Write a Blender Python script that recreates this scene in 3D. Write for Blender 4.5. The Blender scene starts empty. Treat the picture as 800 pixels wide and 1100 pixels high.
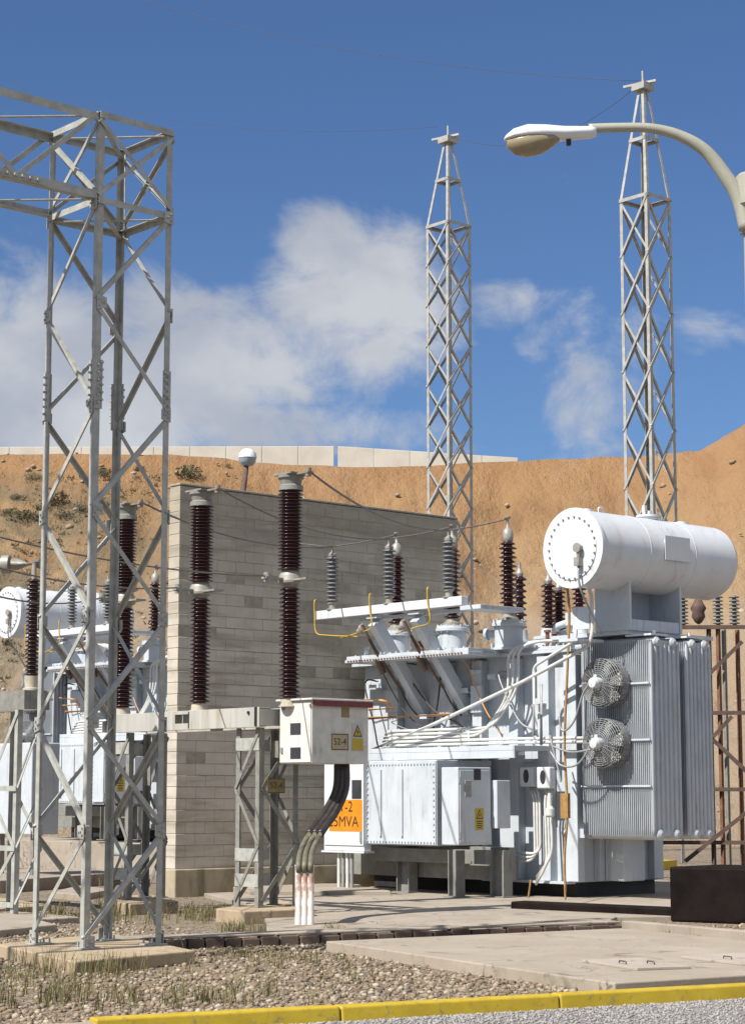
import bpy, math, random
import numpy as np
from mathutils import Vector, Matrix

# ---------------------------------------------------------------- camera, world, sun
SC = bpy.context.scene
COL = SC.collection
R = math.radians
F = 2163.0; YH = 855.0; CH = 1.65
TH = math.atan((YH - 550) / F)
AZ = R(48.5)                                    # yard grid: u runs right and away, v left and away
ROT = math.pi / 2 - AZ
cam = bpy.data.cameras.new('camera'); camo = bpy.data.objects.new('camera', cam); COL.objects.link(camo)
cam.sensor_fit = 'VERTICAL'; cam.sensor_height = 24.0; cam.lens = F / 1100 * 24.0
cam.clip_start = 0.1; cam.clip_end = 3000
camo.location = (0, 0, CH); camo.rotation_euler = (math.pi / 2 + TH, 0, 0)
SC.camera = camo

SUN_EL = R(49)
SUN_AZ_OFF = R(-1)                              # the sun stands along -u
U2 = (math.sin(AZ), math.cos(AZ)); V2 = (-math.cos(AZ), math.sin(AZ))
sx = -U2[0] * math.cos(SUN_AZ_OFF) - V2[0] * math.sin(SUN_AZ_OFF)
sy = -U2[1] * math.cos(SUN_AZ_OFF) - V2[1] * math.sin(SUN_AZ_OFF)
TO_SUN = Vector((sx * math.cos(SUN_EL), sy * math.cos(SUN_EL), math.sin(SUN_EL)))
sl = bpy.data.lights.new('sun', 'SUN'); so = bpy.data.objects.new('sun', sl); COL.objects.link(so)
sl.energy = 4.3; sl.angle = R(0.53); sl.color = (1.0, 0.955, 0.88)
so.rotation_euler = (-TO_SUN).to_track_quat('-Z', 'Y').to_euler(); so.location = (0, 0, 60)
SC.view_settings.view_transform = 'Standard'; SC.view_settings.look = 'None'
SC.view_settings.exposure = 0.8; SC.view_settings.gamma = 1.0; SC.view_settings.use_curve_mapping = False
SKY_S = 0.05

_c, _s = math.cos(TH), math.sin(TH)
def ray(x, y):
    a = (x - 400) / F; b = (550 - y) / F
    return a / (_c - b * _s), (_s + b * _c) / (_c - b * _s)
def W2(u, v): return u * U2[0] + v * V2[0], u * U2[1] + v * V2[1]
def UV(p): return (p[0] * U2[0] + p[1] * U2[1], p[0] * V2[0] + p[1] * V2[1], p[2])
def D(x, y, d): r = ray(x, y); return (r[0] * d, d, CH + r[1] * d)
def G(x, y, z=0.0): r = ray(x, y); d = (z - CH) / r[1]; return (r[0] * d, d, z)
def PU(x, y, u):                                # measured point on the plane u = const
    r = ray(x, y); d = u / (r[0] * U2[0] + U2[1]); return UV((r[0] * d, d, CH + r[1] * d))
def PV(x, y, v):
    r = ray(x, y); d = v / (r[0] * V2[0] + V2[1]); return UV((r[0] * d, d, CH + r[1] * d))
def PD(x, y, d): return UV(D(x, y, d))
def PG(x, y, z=0.0): return UV(G(x, y, z))

# ---------------------------------------------------------------- node helpers
def nt_math(nt, op, a, b=None, c=None, clamp=False):
    n = nt.nodes.new('ShaderNodeMath'); n.operation = op; n.use_clamp = clamp
    for i, val in enumerate((a, b, c)):
        if val is None: continue
        if isinstance(val, (int, float)): n.inputs[i].default_value = val
        else: nt.links.new(val, n.inputs[i])
    return n.outputs[0]
def nt_mix(nt, fac, a, b, mode='MIX'):
    n = nt.nodes.new('ShaderNodeMix'); n.data_type = 'RGBA'; n.blend_type = mode
    for i, val in ((0, fac), (6, a), (7, b)):
        if isinstance(val, (int, float)): n.inputs[i].default_value = val
        elif isinstance(val, tuple): n.inputs[i].default_value = (*val[:3], 1)
        else: nt.links.new(val, n.inputs[i])
    return n.outputs[2]
def nt_ramp(nt, fac, lo, hi):
    n = nt.nodes.new('ShaderNodeMapRange'); n.interpolation_type = 'SMOOTHSTEP'
    n.inputs[1].default_value = lo; n.inputs[2].default_value = hi
    nt.links.new(fac, n.inputs[0]); return n.outputs[0]
def nt_noise(nt, vec, scale, detail=4, rough=0.55, dist=0.0):
    n = nt.nodes.new('ShaderNodeTexNoise'); n.inputs['Scale'].default_value = scale
    n.inputs['Detail'].default_value = detail; n.inputs['Roughness'].default_value = rough
    n.inputs['Distortion'].default_value = dist
    if vec is not None: nt.links.new(vec, n.inputs['Vector'])
    return n.outputs[0]
def nt_scale(nt, vec, s):
    n = nt.nodes.new('ShaderNodeMapping'); n.inputs['Scale'].default_value = s
    nt.links.new(vec, n.inputs[0]); return n.outputs[0]

# world: physical sky and clouds placed by compass direction and height
wd = bpy.data.worlds.new('World'); SC.world = wd; wd.use_nodes = True
nt = wd.node_tree; nt.nodes.clear()
wo = nt.nodes.new('ShaderNodeOutputWorld'); bg = nt.nodes.new('ShaderNodeBackground'); nt.links.new(bg.outputs[0], wo.inputs[0])
bg.inputs[1].default_value = SKY_S
sky = nt.nodes.new('ShaderNodeTexSky'); sky.sky_type = 'NISHITA'; sky.sun_disc = False
sky.sun_elevation = SUN_EL; sky.sun_rotation = math.atan2(sx, sy)
sky.altitude = 400; sky.air_density = 1.0; sky.dust_density = 0.6; sky.ozone_density = 3.0
tcw = nt.nodes.new('ShaderNodeTexCoord')
sep = nt.nodes.new('ShaderNodeSeparateXYZ'); nt.links.new(tcw.outputs['Generated'], sep.inputs[0])
az = nt_math(nt, 'ARCTAN2', sep.outputs[0], sep.outputs[1]); el = nt_math(nt, 'ARCSINE', sep.outputs[2])
def azel(x, y):
    r = ray(x, y); return math.atan2(r[0], 1), math.atan2(r[1], math.hypot(r[0], 1))
BL = [(20, 420, 210, 130, 1.25), (170, 390, 130, 90, 1.15), (10, 300, 70, 55, .7), (385, 340, 100, 90, 1.15), (350, 275, 70, 55, .95),
      (420, 275, 42, 50, .8), (300, 390, 150, 55, .95), (250, 460, 240, 40, .8), (635, 405, 72, 84, .92), (620, 335, 50, 34, .6), (540, 325, 44, 26, .62),
      (755, 362, 48, 28, .4), (-300, 400, 260, 160, .9), (-700, 300, 300, 140, .8), (1150, 420, 200, 80, .8), (1600, 330, 260, 140, .8)]
mask = None
for (x, y, rx, ry, w) in BL:
    a0, e0 = azel(x, y)
    da = nt_math(nt, 'DIVIDE', nt_math(nt, 'SUBTRACT', az, a0), rx / F); de = nt_math(nt, 'DIVIDE', nt_math(nt, 'SUBTRACT', el, e0), ry / F)
    d2 = nt_math(nt, 'ADD', nt_math(nt, 'MULTIPLY', da, da), nt_math(nt, 'MULTIPLY', de, de))
    m = nt_math(nt, 'MULTIPLY', nt_math(nt, 'SUBTRACT', 1.0, nt_math(nt, 'MULTIPLY', d2, 0.5), clamp=True), w)
    mask = m if mask is None else nt_math(nt, 'MAXIMUM', mask, m)
for (a0, e0, ra, re, w) in ((2.2, .55, .55, .35, 1.3), (-2.4, .35, .6, .25, 1.3), (1.4, .5, .4, .3, 1.2), (2.95, .9, .7, .35, 1.2), (-1.2, .75, .4, .3, 1.1), (.9, .95, .5, .22, 1.0)):  # unseen clouds added to the sides, behind and overhead for fill light
    da = nt_math(nt, 'DIVIDE', nt_math(nt, 'SUBTRACT', az, a0), ra); de = nt_math(nt, 'DIVIDE', nt_math(nt, 'SUBTRACT', el, e0), re)
    d2 = nt_math(nt, 'ADD', nt_math(nt, 'MULTIPLY', da, da), nt_math(nt, 'MULTIPLY', de, de))
    mask = nt_math(nt, 'MAXIMUM', mask, nt_math(nt, 'MULTIPLY', nt_math(nt, 'SUBTRACT', 1.0, nt_math(nt, 'MULTIPLY', d2, 0.5), clamp=True), w))
vs = nt_scale(nt, tcw.outputs['Generated'], (1, 1, 1.35))
n1 = nt_noise(nt, vs, 19, 9, .6, .35); n2 = nt_noise(nt, vs, 9, 5, .55, .2)
dens = nt_math(nt, 'ADD', mask, nt_math(nt, 'MULTIPLY', nt_math(nt, 'SUBTRACT', n1, 0.5), 2.0))
cov = nt_math(nt, 'MULTIPLY', nt_ramp(nt, dens, 0.30, 1.0), 0.88)
ccol = nt_mix(nt, nt_ramp(nt, n2, 0.35, 0.65), (5.3, 5.6, 6.3), (7.6, 7.7, 7.9))
skyc = nt_mix(nt, 1.0, sky.outputs[0], (0.74, 0.92, 1.18), 'MULTIPLY')
ccol = nt_mix(nt, nt_ramp(nt, nt_math(nt, 'ABSOLUTE', az), .55, .95), ccol, (10.5, 10.4, 10.2))   # clouds out of view are brightened as added fill light
nt.links.new(nt_mix(nt, cov, skyc, ccol), bg.inputs[0])

# ---------------------------------------------------------------- materials
def newmat(name):
    m = bpy.data.materials.new(name); m.use_nodes = True; nt = m.node_tree
    b = nt.nodes['Principled BSDF']; tc = nt.nodes.new('ShaderNodeTexCoord')
    return m, nt, b, tc.outputs['Object']
def bump(nt, b, h, dist=0.01, strength=0.5):
    n = nt.nodes.new('ShaderNodeBump'); n.inputs['Distance'].default_value = dist; n.inputs['Strength'].default_value = strength
    nt.links.new(h, n.inputs['Height']); nt.links.new(n.outputs[0], b.inputs['Normal'])
def mk(name, c1, c2, scale=6.0, rough=.5, metal=0.0, bmp=0.0, stretch=(1, 1, 1), dirt=None, dirt_lo=.56, dirt_hi=.72, dscale=3.0, dstretch=(1, 1, .25), spec=None, grime=None):
    m, nt, b, co = newmat(name)
    n = nt_noise(nt, nt_scale(nt, co, stretch), scale, 5, .6)
    col = nt_mix(nt, nt_ramp(nt, n, .3, .7), c1, c2)
    if dirt:
        nd = nt_noise(nt, nt_scale(nt, co, dstretch), dscale, 6, .65, .3)
        col = nt_mix(nt, nt_math(nt, 'MULTIPLY', nt_ramp(nt, nd, dirt_lo, dirt_hi), .75), col, dirt)
    if grime:
        g1 = nt_noise(nt, nt_scale(nt, co, (1, 1, .07)), 11, 6, .7, .2); g2 = nt_noise(nt, co, 1.6, 4, .6); g3 = nt_noise(nt, co, 40, 3, .7)
        gf = nt_math(nt, 'MULTIPLY', nt_ramp(nt, g1, .50, .70), nt_ramp(nt, g2, .40, .62))
        col = nt_mix(nt, nt_math(nt, 'MULTIPLY', gf, .68), col, grime)
        col = nt_mix(nt, nt_math(nt, 'MULTIPLY', nt_ramp(nt, g3, .62, .74), .4), col, tuple(x * .7 for x in grime))
    nt.links.new(col, b.inputs['Base Color'])
    r = nt_noise(nt, co, scale * 3, 3)
    nt.links.new(nt_math(nt, 'ADD', rough - .1, nt_math(nt, 'MULTIPLY', r, .2)), b.inputs['Roughness'])
    b.inputs['Metallic'].default_value = metal
    if spec is not None: b.inputs['Specular IOR Level'].default_value = spec
    if bmp: bump(nt, b, nt_noise(nt, co, scale * 5, 4, .6), bmp, .6)
    return m
def mk_island(name, cols, rough=.8, scale=9.0, amt=.35, bmp=0.0, stain=None, top=None):
    m, nt, b, co = newmat(name)
    g = nt.nodes.new('ShaderNodeNewGeometry')
    r = nt.nodes.new('ShaderNodeValToRGB'); r.color_ramp.interpolation = 'LINEAR'
    els = r.color_ramp.elements
    while len(els) < len(cols): els.new(.5)
    for i, c in enumerate(cols): els[i].position = i / (len(cols) - 1); els[i].color = (*c, 1)
    nt.links.new(g.outputs['Random Per Island'], r.inputs[0])
    n = nt_noise(nt, co, scale, 5, .65)
    col = nt_mix(nt, nt_math(nt, 'MULTIPLY', nt_ramp(nt, n, .35, .75), amt), r.outputs[0], tuple(x * .55 for x in cols[0]))
    if stain:
        ns = nt_noise(nt, nt_scale(nt, co, stain[1]), stain[2], 6, .62, .4)
        col = nt_mix(nt, nt_math(nt, 'MULTIPLY', nt_ramp(nt, ns, stain[3], stain[4]), stain[5]), col, stain[0])
    if top:                                           # weather staining that runs down from the wall top
        sp = nt.nodes.new('ShaderNodeSeparateXYZ'); nt.links.new(co, sp.inputs[0])
        hz_ = nt_math(nt, 'ADD', sp.outputs[2], nt_math(nt, 'MULTIPLY', nt_math(nt, 'SUBTRACT', nt_noise(nt, nt_scale(nt, co, (1.2, 1.2, .5)), 1.5, 6, .65), .5), 3.0))
        col = nt_mix(nt, nt_math(nt, 'MULTIPLY', nt_ramp(nt, hz_, top[0], top[1]), .62), col, top[2])
    nt.links.new(col, b.inputs['Base Color']); b.inputs['Roughness'].default_value = rough
    if bmp: bump(nt, b, nt_noise(nt, co, scale * 8, 4, .7), bmp, .7)
    return m

M = {}
M['galv'] = mk('galvanised steel', (.285, .287, .262), (.395, .395, .36), 9, .55, .0, .0015, dirt=(.30, .25, .18), dirt_lo=.6, dirt_hi=.78, grime=(.19, .165, .125))
M['galv_old'] = mk('weathered galvanised beam', (.36, .355, .32), (.46, .45, .405), 7, .6, .1, .002, stretch=(1, 1, .12), dirt=(.36, .23, .11), dirt_lo=.55, dirt_hi=.72, dscale=5, dstretch=(1, 1, .15))
M['galv_dark'] = mk('dull galvanised steel', (.17, .168, .15), (.24, .235, .21), 9, .6, .0, .002, dirt=(.21, .15, .09), grime=(.11, .09, .065))
M['mast'] = mk('mast steel', (.30, .295, .27), (.42, .41, .38), 6, .55, .15, .0015, dirt=(.28, .19, .12), dscale=2)
M['paint'] = mk('light grey transformer paint', (.435, .475, .515), (.50, .535, .57), 3, .42, 0, .0008, dirt=(.33, .31, .27), dirt_lo=.56, dirt_hi=.78, dscale=4, grime=(.27, .255, .23))
M['paint_rad'] = mk('radiator paint', (.37, .40, .43), (.43, .46, .485), 3, .45, 0, 0, dirt=(.34, .31, .27), dirt_lo=.56, dirt_hi=.78, dscale=5, grime=(.22, .20, .175))
M['paint_white'] = mk('white tank paint', (.54, .565, .59), (.60, .62, .645), 2, .35, 0, .0006, dirt=(.44, .425, .39), dirt_lo=.56, dirt_hi=.8, dscale=2.2, grime=(.34, .325, .29))
M['plate'] = mk('grey plate', (.58, .59, .60), (.62, .63, .64), 5, .4)
M['paint_old'] = mk('mouldy grey paint', (.50, .485, .435), (.60, .585, .53), 5, .65, 0, .001, dirt=(.22, .20, .15), dirt_lo=.54, dirt_hi=.76, dscale=6, dstretch=(1, 1, .5))
M['cream'] = mk('cream cabinet paint', (.56, .545, .505), (.62, .605, .565), 4, .5, 0, .0008, dirt=(.45, .36, .25), dirt_lo=.64, dirt_hi=.82, dscale=6, grime=(.30, .25, .18))
M['maroon'] = mk('maroon lid edge', (.13, .025, .025), (.18, .04, .04), 8, .6)
M['porcelain'] = mk('brown glazed porcelain', (.022, .008, .009), (.04, .013, .013), 4, .22, 0, 0)
M['porcelain_dark'] = mk('dark glazed porcelain', (.022, .013, .013), (.04, .02, .018), 4, .25)
M['porcelain_grey'] = mk('grey silicone sheds', (.11, .115, .12), (.15, .155, .16), 6, .4)
M['flange'] = mk('cast flange', (.24, .225, .195), (.34, .325, .29), 14, .5, .2, .002, dirt=(.25, .20, .14))
M['glaze_cream'] = mk('cream cement collar', (.38, .34, .26), (.46, .41, .33), 10, .7)
M['copper_yel'] = mk('yellow green earth wire', (.42, .26, .02), (.5, .33, .04), 20, .5)
M['ochre'] = mk('ochre sheathed pipe', (.24, .125, .04), (.34, .20, .075), 8, .6, dirt=(.16, .07, .04))
M['orange_cable'] = mk('orange cable', (.55, .27, .09), (.62, .33, .13), 10, .5)
M['rubber'] = mk('dark brown cable sheath', (.020, .016, .015), (.04, .032, .028), 12, .45)
M['olive'] = mk('olive cable sheath', (.11, .10, .07), (.16, .145, .10), 12, .55)
M['white_rust'] = mk('white pipe with rust', (.70, .67, .62), (.78, .75, .70), 5, .5, 0, .001, dirt=(.30, .10, .035), dirt_lo=.46, dirt_hi=.58, dscale=9, dstretch=(1, 1, .4))
M['conduit'] = mk('pale conduit', (.50, .50, .48), (.58, .58, .555), 8, .4)
M['conduit_grey'] = mk('grey conduit', (.25, .25, .25), (.33, .33, .33), 8, .45, .2)
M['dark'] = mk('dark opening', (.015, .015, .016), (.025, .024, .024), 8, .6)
M['glass'] = mk('dark window', (.03, .032, .036), (.05, .05, .055), 3, .12)
M['fanmetal'] = mk('fan steel', (.17, .18, .19), (.25, .26, .27), 9, .45, .35, dirt=(.2, .13, .08))
M['rust'] = mk('rusty steel', (.13, .055, .03), (.21, .10, .06), 8, .8, 0, .002, dirt=(.10, .05, .035))
M['rust_dark'] = mk('dark rusty steel', (.07, .045, .038), (.12, .075, .055), 8, .8, 0, .002)
M['wire'] = mk('aluminium conductor', (.13, .12, .11), (.18, .165, .15), 20, .55, .2)
M['wire_far'] = mk('far conductor', (.045, .045, .05), (.06, .06, .065), 5, .6)
M['yellow'] = mk('worn yellow kerb paint', (.40, .275, .012), (.48, .345, .02), 5, .6, 0, .002, dirt=(.20, .16, .075), dirt_lo=.54, dirt_hi=.70, dscale=14, dstretch=(1, 1, 1))
M['sign_orange'] = mk('orange plate', (.62, .20, .008), (.66, .24, .014), 3, .45)
M['sign_yellow'] = mk('yellow sign', (.42, .30, .02), (.48, .35, .035), 6, .5)
M['sign_brown'] = mk('tarnished plate', (.20, .155, .06), (.27, .21, .09), 9, .5)
M['sign_beige'] = mk('faded number plate', (.36, .29, .17), (.43, .36, .22), 9, .5)
M['sign_white'] = mk('white sign field', (.42, .40, .35), (.48, .46, .41), 9, .5)
M['ink'] = mk('black lettering', (.012, .012, .012), (.02, .02, .02), 9, .6)
M['ink_brown'] = mk('brown lettering', (.06, .03, .015), (.08, .045, .02), 9, .6)
M['lamp_white'] = mk('lamp shell enamel', (.62, .64, .66), (.66, .68, .70), 3, .18)
M['lamp_lens'] = mk('yellowed lamp bowl', (.23, .19, .115), (.29, .24, .155), 5, .25)
M['lamp_pole'] = mk('painted lamp pole', (.30, .295, .235), (.36, .355, .29), 4, .5, .1)
M['shade_blue'] = mk('dusty blue glass', (.22, .26, .30), (.30, .34, .38), 4, .2)
M['oil'] = mk('oil and shade black concrete', (.006, .004, .0035), (.013, .009, .008), 3, .7, 0, .004)  # near-black takes in pit shadow and block shade beside the oil staining
M['barrier'] = mk('pale barrier concrete', (.40, .37, .315), (.47, .44, .385), .7, .8, 0, .01)
M['brickdark'] = mk_island('dark red edging brick', [(.075, .05, .038), (.11, .072, .055), (.15, .115, .085)], .85, 12, .4, .003)
M['grass'] = mk_island('dry weeds', [(.085, .10, .03), (.16, .13, .055), (.24, .185, .09), (.075, .095, .025)], .8, 3, .2)
M['bush'] = mk_island('shrub leaves', [(.05, .058, .028), (.08, .085, .042), (.12, .11, .06)], .8, 3, .2)
M['stone'] = mk_island('gravel stones', [(.20, .15, .095), (.10, .074, .05), (.31, .25, .17), (.21, .14, .09), (.17, .14, .10), (.43, .37, .285), (.26, .205, .13), (.14, .10, .065)], .85, 30, .3)
M['rubble'] = mk_island('hill rubble', [(.42, .37, .30), (.24, .17, .11), (.32, .26, .19)], .9, 2, .2)
M['block'] = mk_island('concrete blocks', [(.49, .445, .375), (.465, .42, .355), (.515, .47, .40), (.475, .43, .36), (.50, .455, .385), (.485, .44, .37)], .9, 3, .3, .004,
                       stain=((.20, .17, .12), (.22, .22, 1.6), 1.8, .44, .66, .6), top=(4.0, 7.2, (.21, .175, .115)))
M['mortar'] = mk('mortar', (.25, .22, .175), (.33, .295, .24), 8, .9, 0, .004)
M['plinth'] = mk('ochre stained concrete', (.30, .25, .165), (.40, .34, .245), 2.5, .9, 0, .004, dirt=(.14, .12, .07), dirt_lo=.5, dirt_hi=.7)


M['stand'] = mk('stand paint with shade', (.17, .17, .155), (.23, .23, .21), 5, .65, 0, .001, dirt=(.10, .085, .065))  # darker base colour takes in the shade under the boxes
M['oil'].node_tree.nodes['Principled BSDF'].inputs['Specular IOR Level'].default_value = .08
def concrete(name, c1, c2, dark, s=1.0):
    m, nt, b, co = newmat(name)
    a = nt_noise(nt, co, 1.1 * s, 6, .6, .3); f = nt_noise(nt, co, 34, 4, .7); st = nt_noise(nt, co, 3.2 * s, 6, .7, .6)
    col = nt_mix(nt, nt_ramp(nt, a, .3, .7), c1, c2)
    col = nt_mix(nt, nt_math(nt, 'MULTIPLY', nt_ramp(nt, st, .52, .74), .55), col, dark)
    col = nt_mix(nt, nt_math(nt, 'MULTIPLY', nt_ramp(nt, f, .45, .8), .35), col, tuple(x * .6 for x in c1))
    oil = nt_noise(nt, co, 2.1, 3, .5, .8)
    col = nt_mix(nt, nt_math(nt, 'MULTIPLY', nt_ramp(nt, oil, .62, .70), .55), col, tuple(x * .5 for x in dark))
    vo = nt.nodes.new('ShaderNodeTexVoronoi'); vo.feature = 'DISTANCE_TO_EDGE'; vo.inputs['Scale'].default_value = .55
    wob = nt.nodes.new('ShaderNodeVectorMath'); wob.operation = 'ADD'; nw = nt.nodes.new('ShaderNodeTexNoise'); nw.inputs['Scale'].default_value = 2.2; nw.inputs['Detail'].default_value = 5
    nt.links.new(co, nw.inputs['Vector']); nt.links.new(co, wob.inputs[0]); nt.links.new(nw.outputs['Color'], wob.inputs[1]); nt.links.new(wob.outputs[0], vo.inputs['Vector'])
    crk = nt_math(nt, 'MULTIPLY', nt_math(nt, 'SUBTRACT', 1.0, nt_ramp(nt, vo.outputs['Distance'], .002, .010)), nt_ramp(nt, a, .42, .58))
    col = nt_mix(nt, nt_math(nt, 'MULTIPLY', crk, .7), col, tuple(x * .35 for x in dark))
    nt.links.new(col, b.inputs['Base Color']); b.inputs['Roughness'].default_value = .88
    bump(nt, b, f, .004, .7); return m
M['concrete_tan'] = concrete('tan footing concrete', (.32, .245, .155), (.39, .31, .21), (.17, .12, .07))
M['concrete'] = concrete('yard concrete', (.27, .23, .18), (.34, .29, .235), (.15, .12, .09))
M['concrete_pale'] = concrete('pad concrete', (.285, .24, .185), (.345, .295, .235), (.19, .155, .115), .8)
M['cover'] = concrete('cover concrete', (.33, .285, .235), (.38, .33, .28), (.21, .175, .135))

def ground_mat(name, cols, sc, rough=.9, patch=None):
    m, nt, b, co = newmat(name)
    vo = nt.nodes.new('ShaderNodeTexVoronoi'); vo.inputs['Scale'].default_value = sc; nt.links.new(co, vo.inputs['Vector'])
    sepc = nt.nodes.new('ShaderNodeSeparateColor'); nt.links.new(vo.outputs['Color'], sepc.inputs[0])
    r = nt.nodes.new('ShaderNodeValToRGB'); els = r.color_ramp.elements
    while len(els) < len(cols): els.new(.5)
    for i, c in enumerate(cols): els[i].position = i / (len(cols) - 1); els[i].color = (*c, 1)
    nt.links.new(sepc.outputs[0], r.inputs[0])
    col = nt_mix(nt, nt_ramp(nt, vo.outputs['Distance'], .35, .8), r.outputs[0], tuple(x * .35 for x in cols[0]))
    big = nt_noise(nt, co, .35, 6, .65, .4)
    if patch: col = nt_mix(nt, nt_math(nt, 'MULTIPLY', nt_ramp(nt, big, .48, .66), .7), col, patch)
    nt.links.new(col, b.inputs['Base Color']); b.inputs['Roughness'].default_value = rough
    bump(nt, b, nt_math(nt, 'SUBTRACT', 1.0, vo.outputs['Distance']), .02, .8); return m
M['gravel_ground'] = ground_mat('gravel bed', [(.16, .12, .085), (.24, .19, .135), (.32, .26, .195), (.20, .145, .10)], 22, .9, (.19, .15, .09))
M['road'] = ground_mat('chip seal road', [(.26, .24, .23), (.31, .29, .275), (.22, .205, .20), (.34, .32, .305)], 60, .9, (.27, .25, .235))

def hill_mat():
    m, nt, b, co = newmat('orange earth')
    sp = nt.nodes.new('ShaderNodeSeparateXYZ'); nt.links.new(co, sp.inputs[0])
    a = nt_noise(nt, nt_scale(nt, co, (1, 1, .5)), .09, 7, .62, .5); f = nt_noise(nt, co, 1.1, 6, .7)
    st = nt_noise(nt, nt_scale(nt, co, (1, .3, .3)), .35, 6, .65, .8)
    col = nt_mix(nt, nt_ramp(nt, a, .33, .68), (.29, .168, .072), (.35, .235, .125))
    col = nt_mix(nt, nt_math(nt, 'MULTIPLY', nt_ramp(nt, st, .46, .64), .7), col, (.185, .098, .044))
    zz = nt_math(nt, 'ADD', sp.outputs[2], nt_math(nt, 'MULTIPLY', nt_math(nt, 'SUBTRACT', a, .5), 16))
    low = nt_math(nt, 'SUBTRACT', 1.0, nt_ramp(nt, zz, 9.0, 13.0))
    col = nt_mix(nt, nt_math(nt, 'MULTIPLY', low, .85), col, (.31, .24, .165))
    col = nt_mix(nt, nt_math(nt, 'MULTIPLY', nt_ramp(nt, zz, 13.0, 19.0), .55), col, (.31, .155, .058))      # redder soil layer near the top
    # thin dry growth on the western half of the slope
    wx = nt_math(nt, 'SUBTRACT', 1.0, nt_ramp(nt, nt_math(nt, 'ADD', sp.outputs[0], nt_math(nt, 'MULTIPLY', nt_math(nt, 'SUBTRACT', a, .5), 18)), -17.0, -6.0))
    g = nt_math(nt, 'MULTIPLY', nt_math(nt, 'MULTIPLY', wx, nt_ramp(nt, nt_noise(nt, co, .5, 6, .75), .36, .58)),
                nt_math(nt, 'SUBTRACT', 1.0, nt_ramp(nt, sp.outputs[2], 16.0, 19.0)))
    col = nt_mix(nt, nt_math(nt, 'MULTIPLY', g, .75), col, (.125, .108, .066))
    col = nt_mix(nt, nt_math(nt, 'MULTIPLY', nt_ramp(nt, f, .5, .75), .35), col, (.155, .093, .05))
    nt.links.new(col, b.inputs['Base Color']); b.inputs['Roughness'].default_value = .95
    bump(nt, b, nt_noise(nt, nt_scale(nt, co, (1, .45, .45)), .8, 8, .72), .9, .9); return m
M['hill'] = hill_mat()

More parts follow.
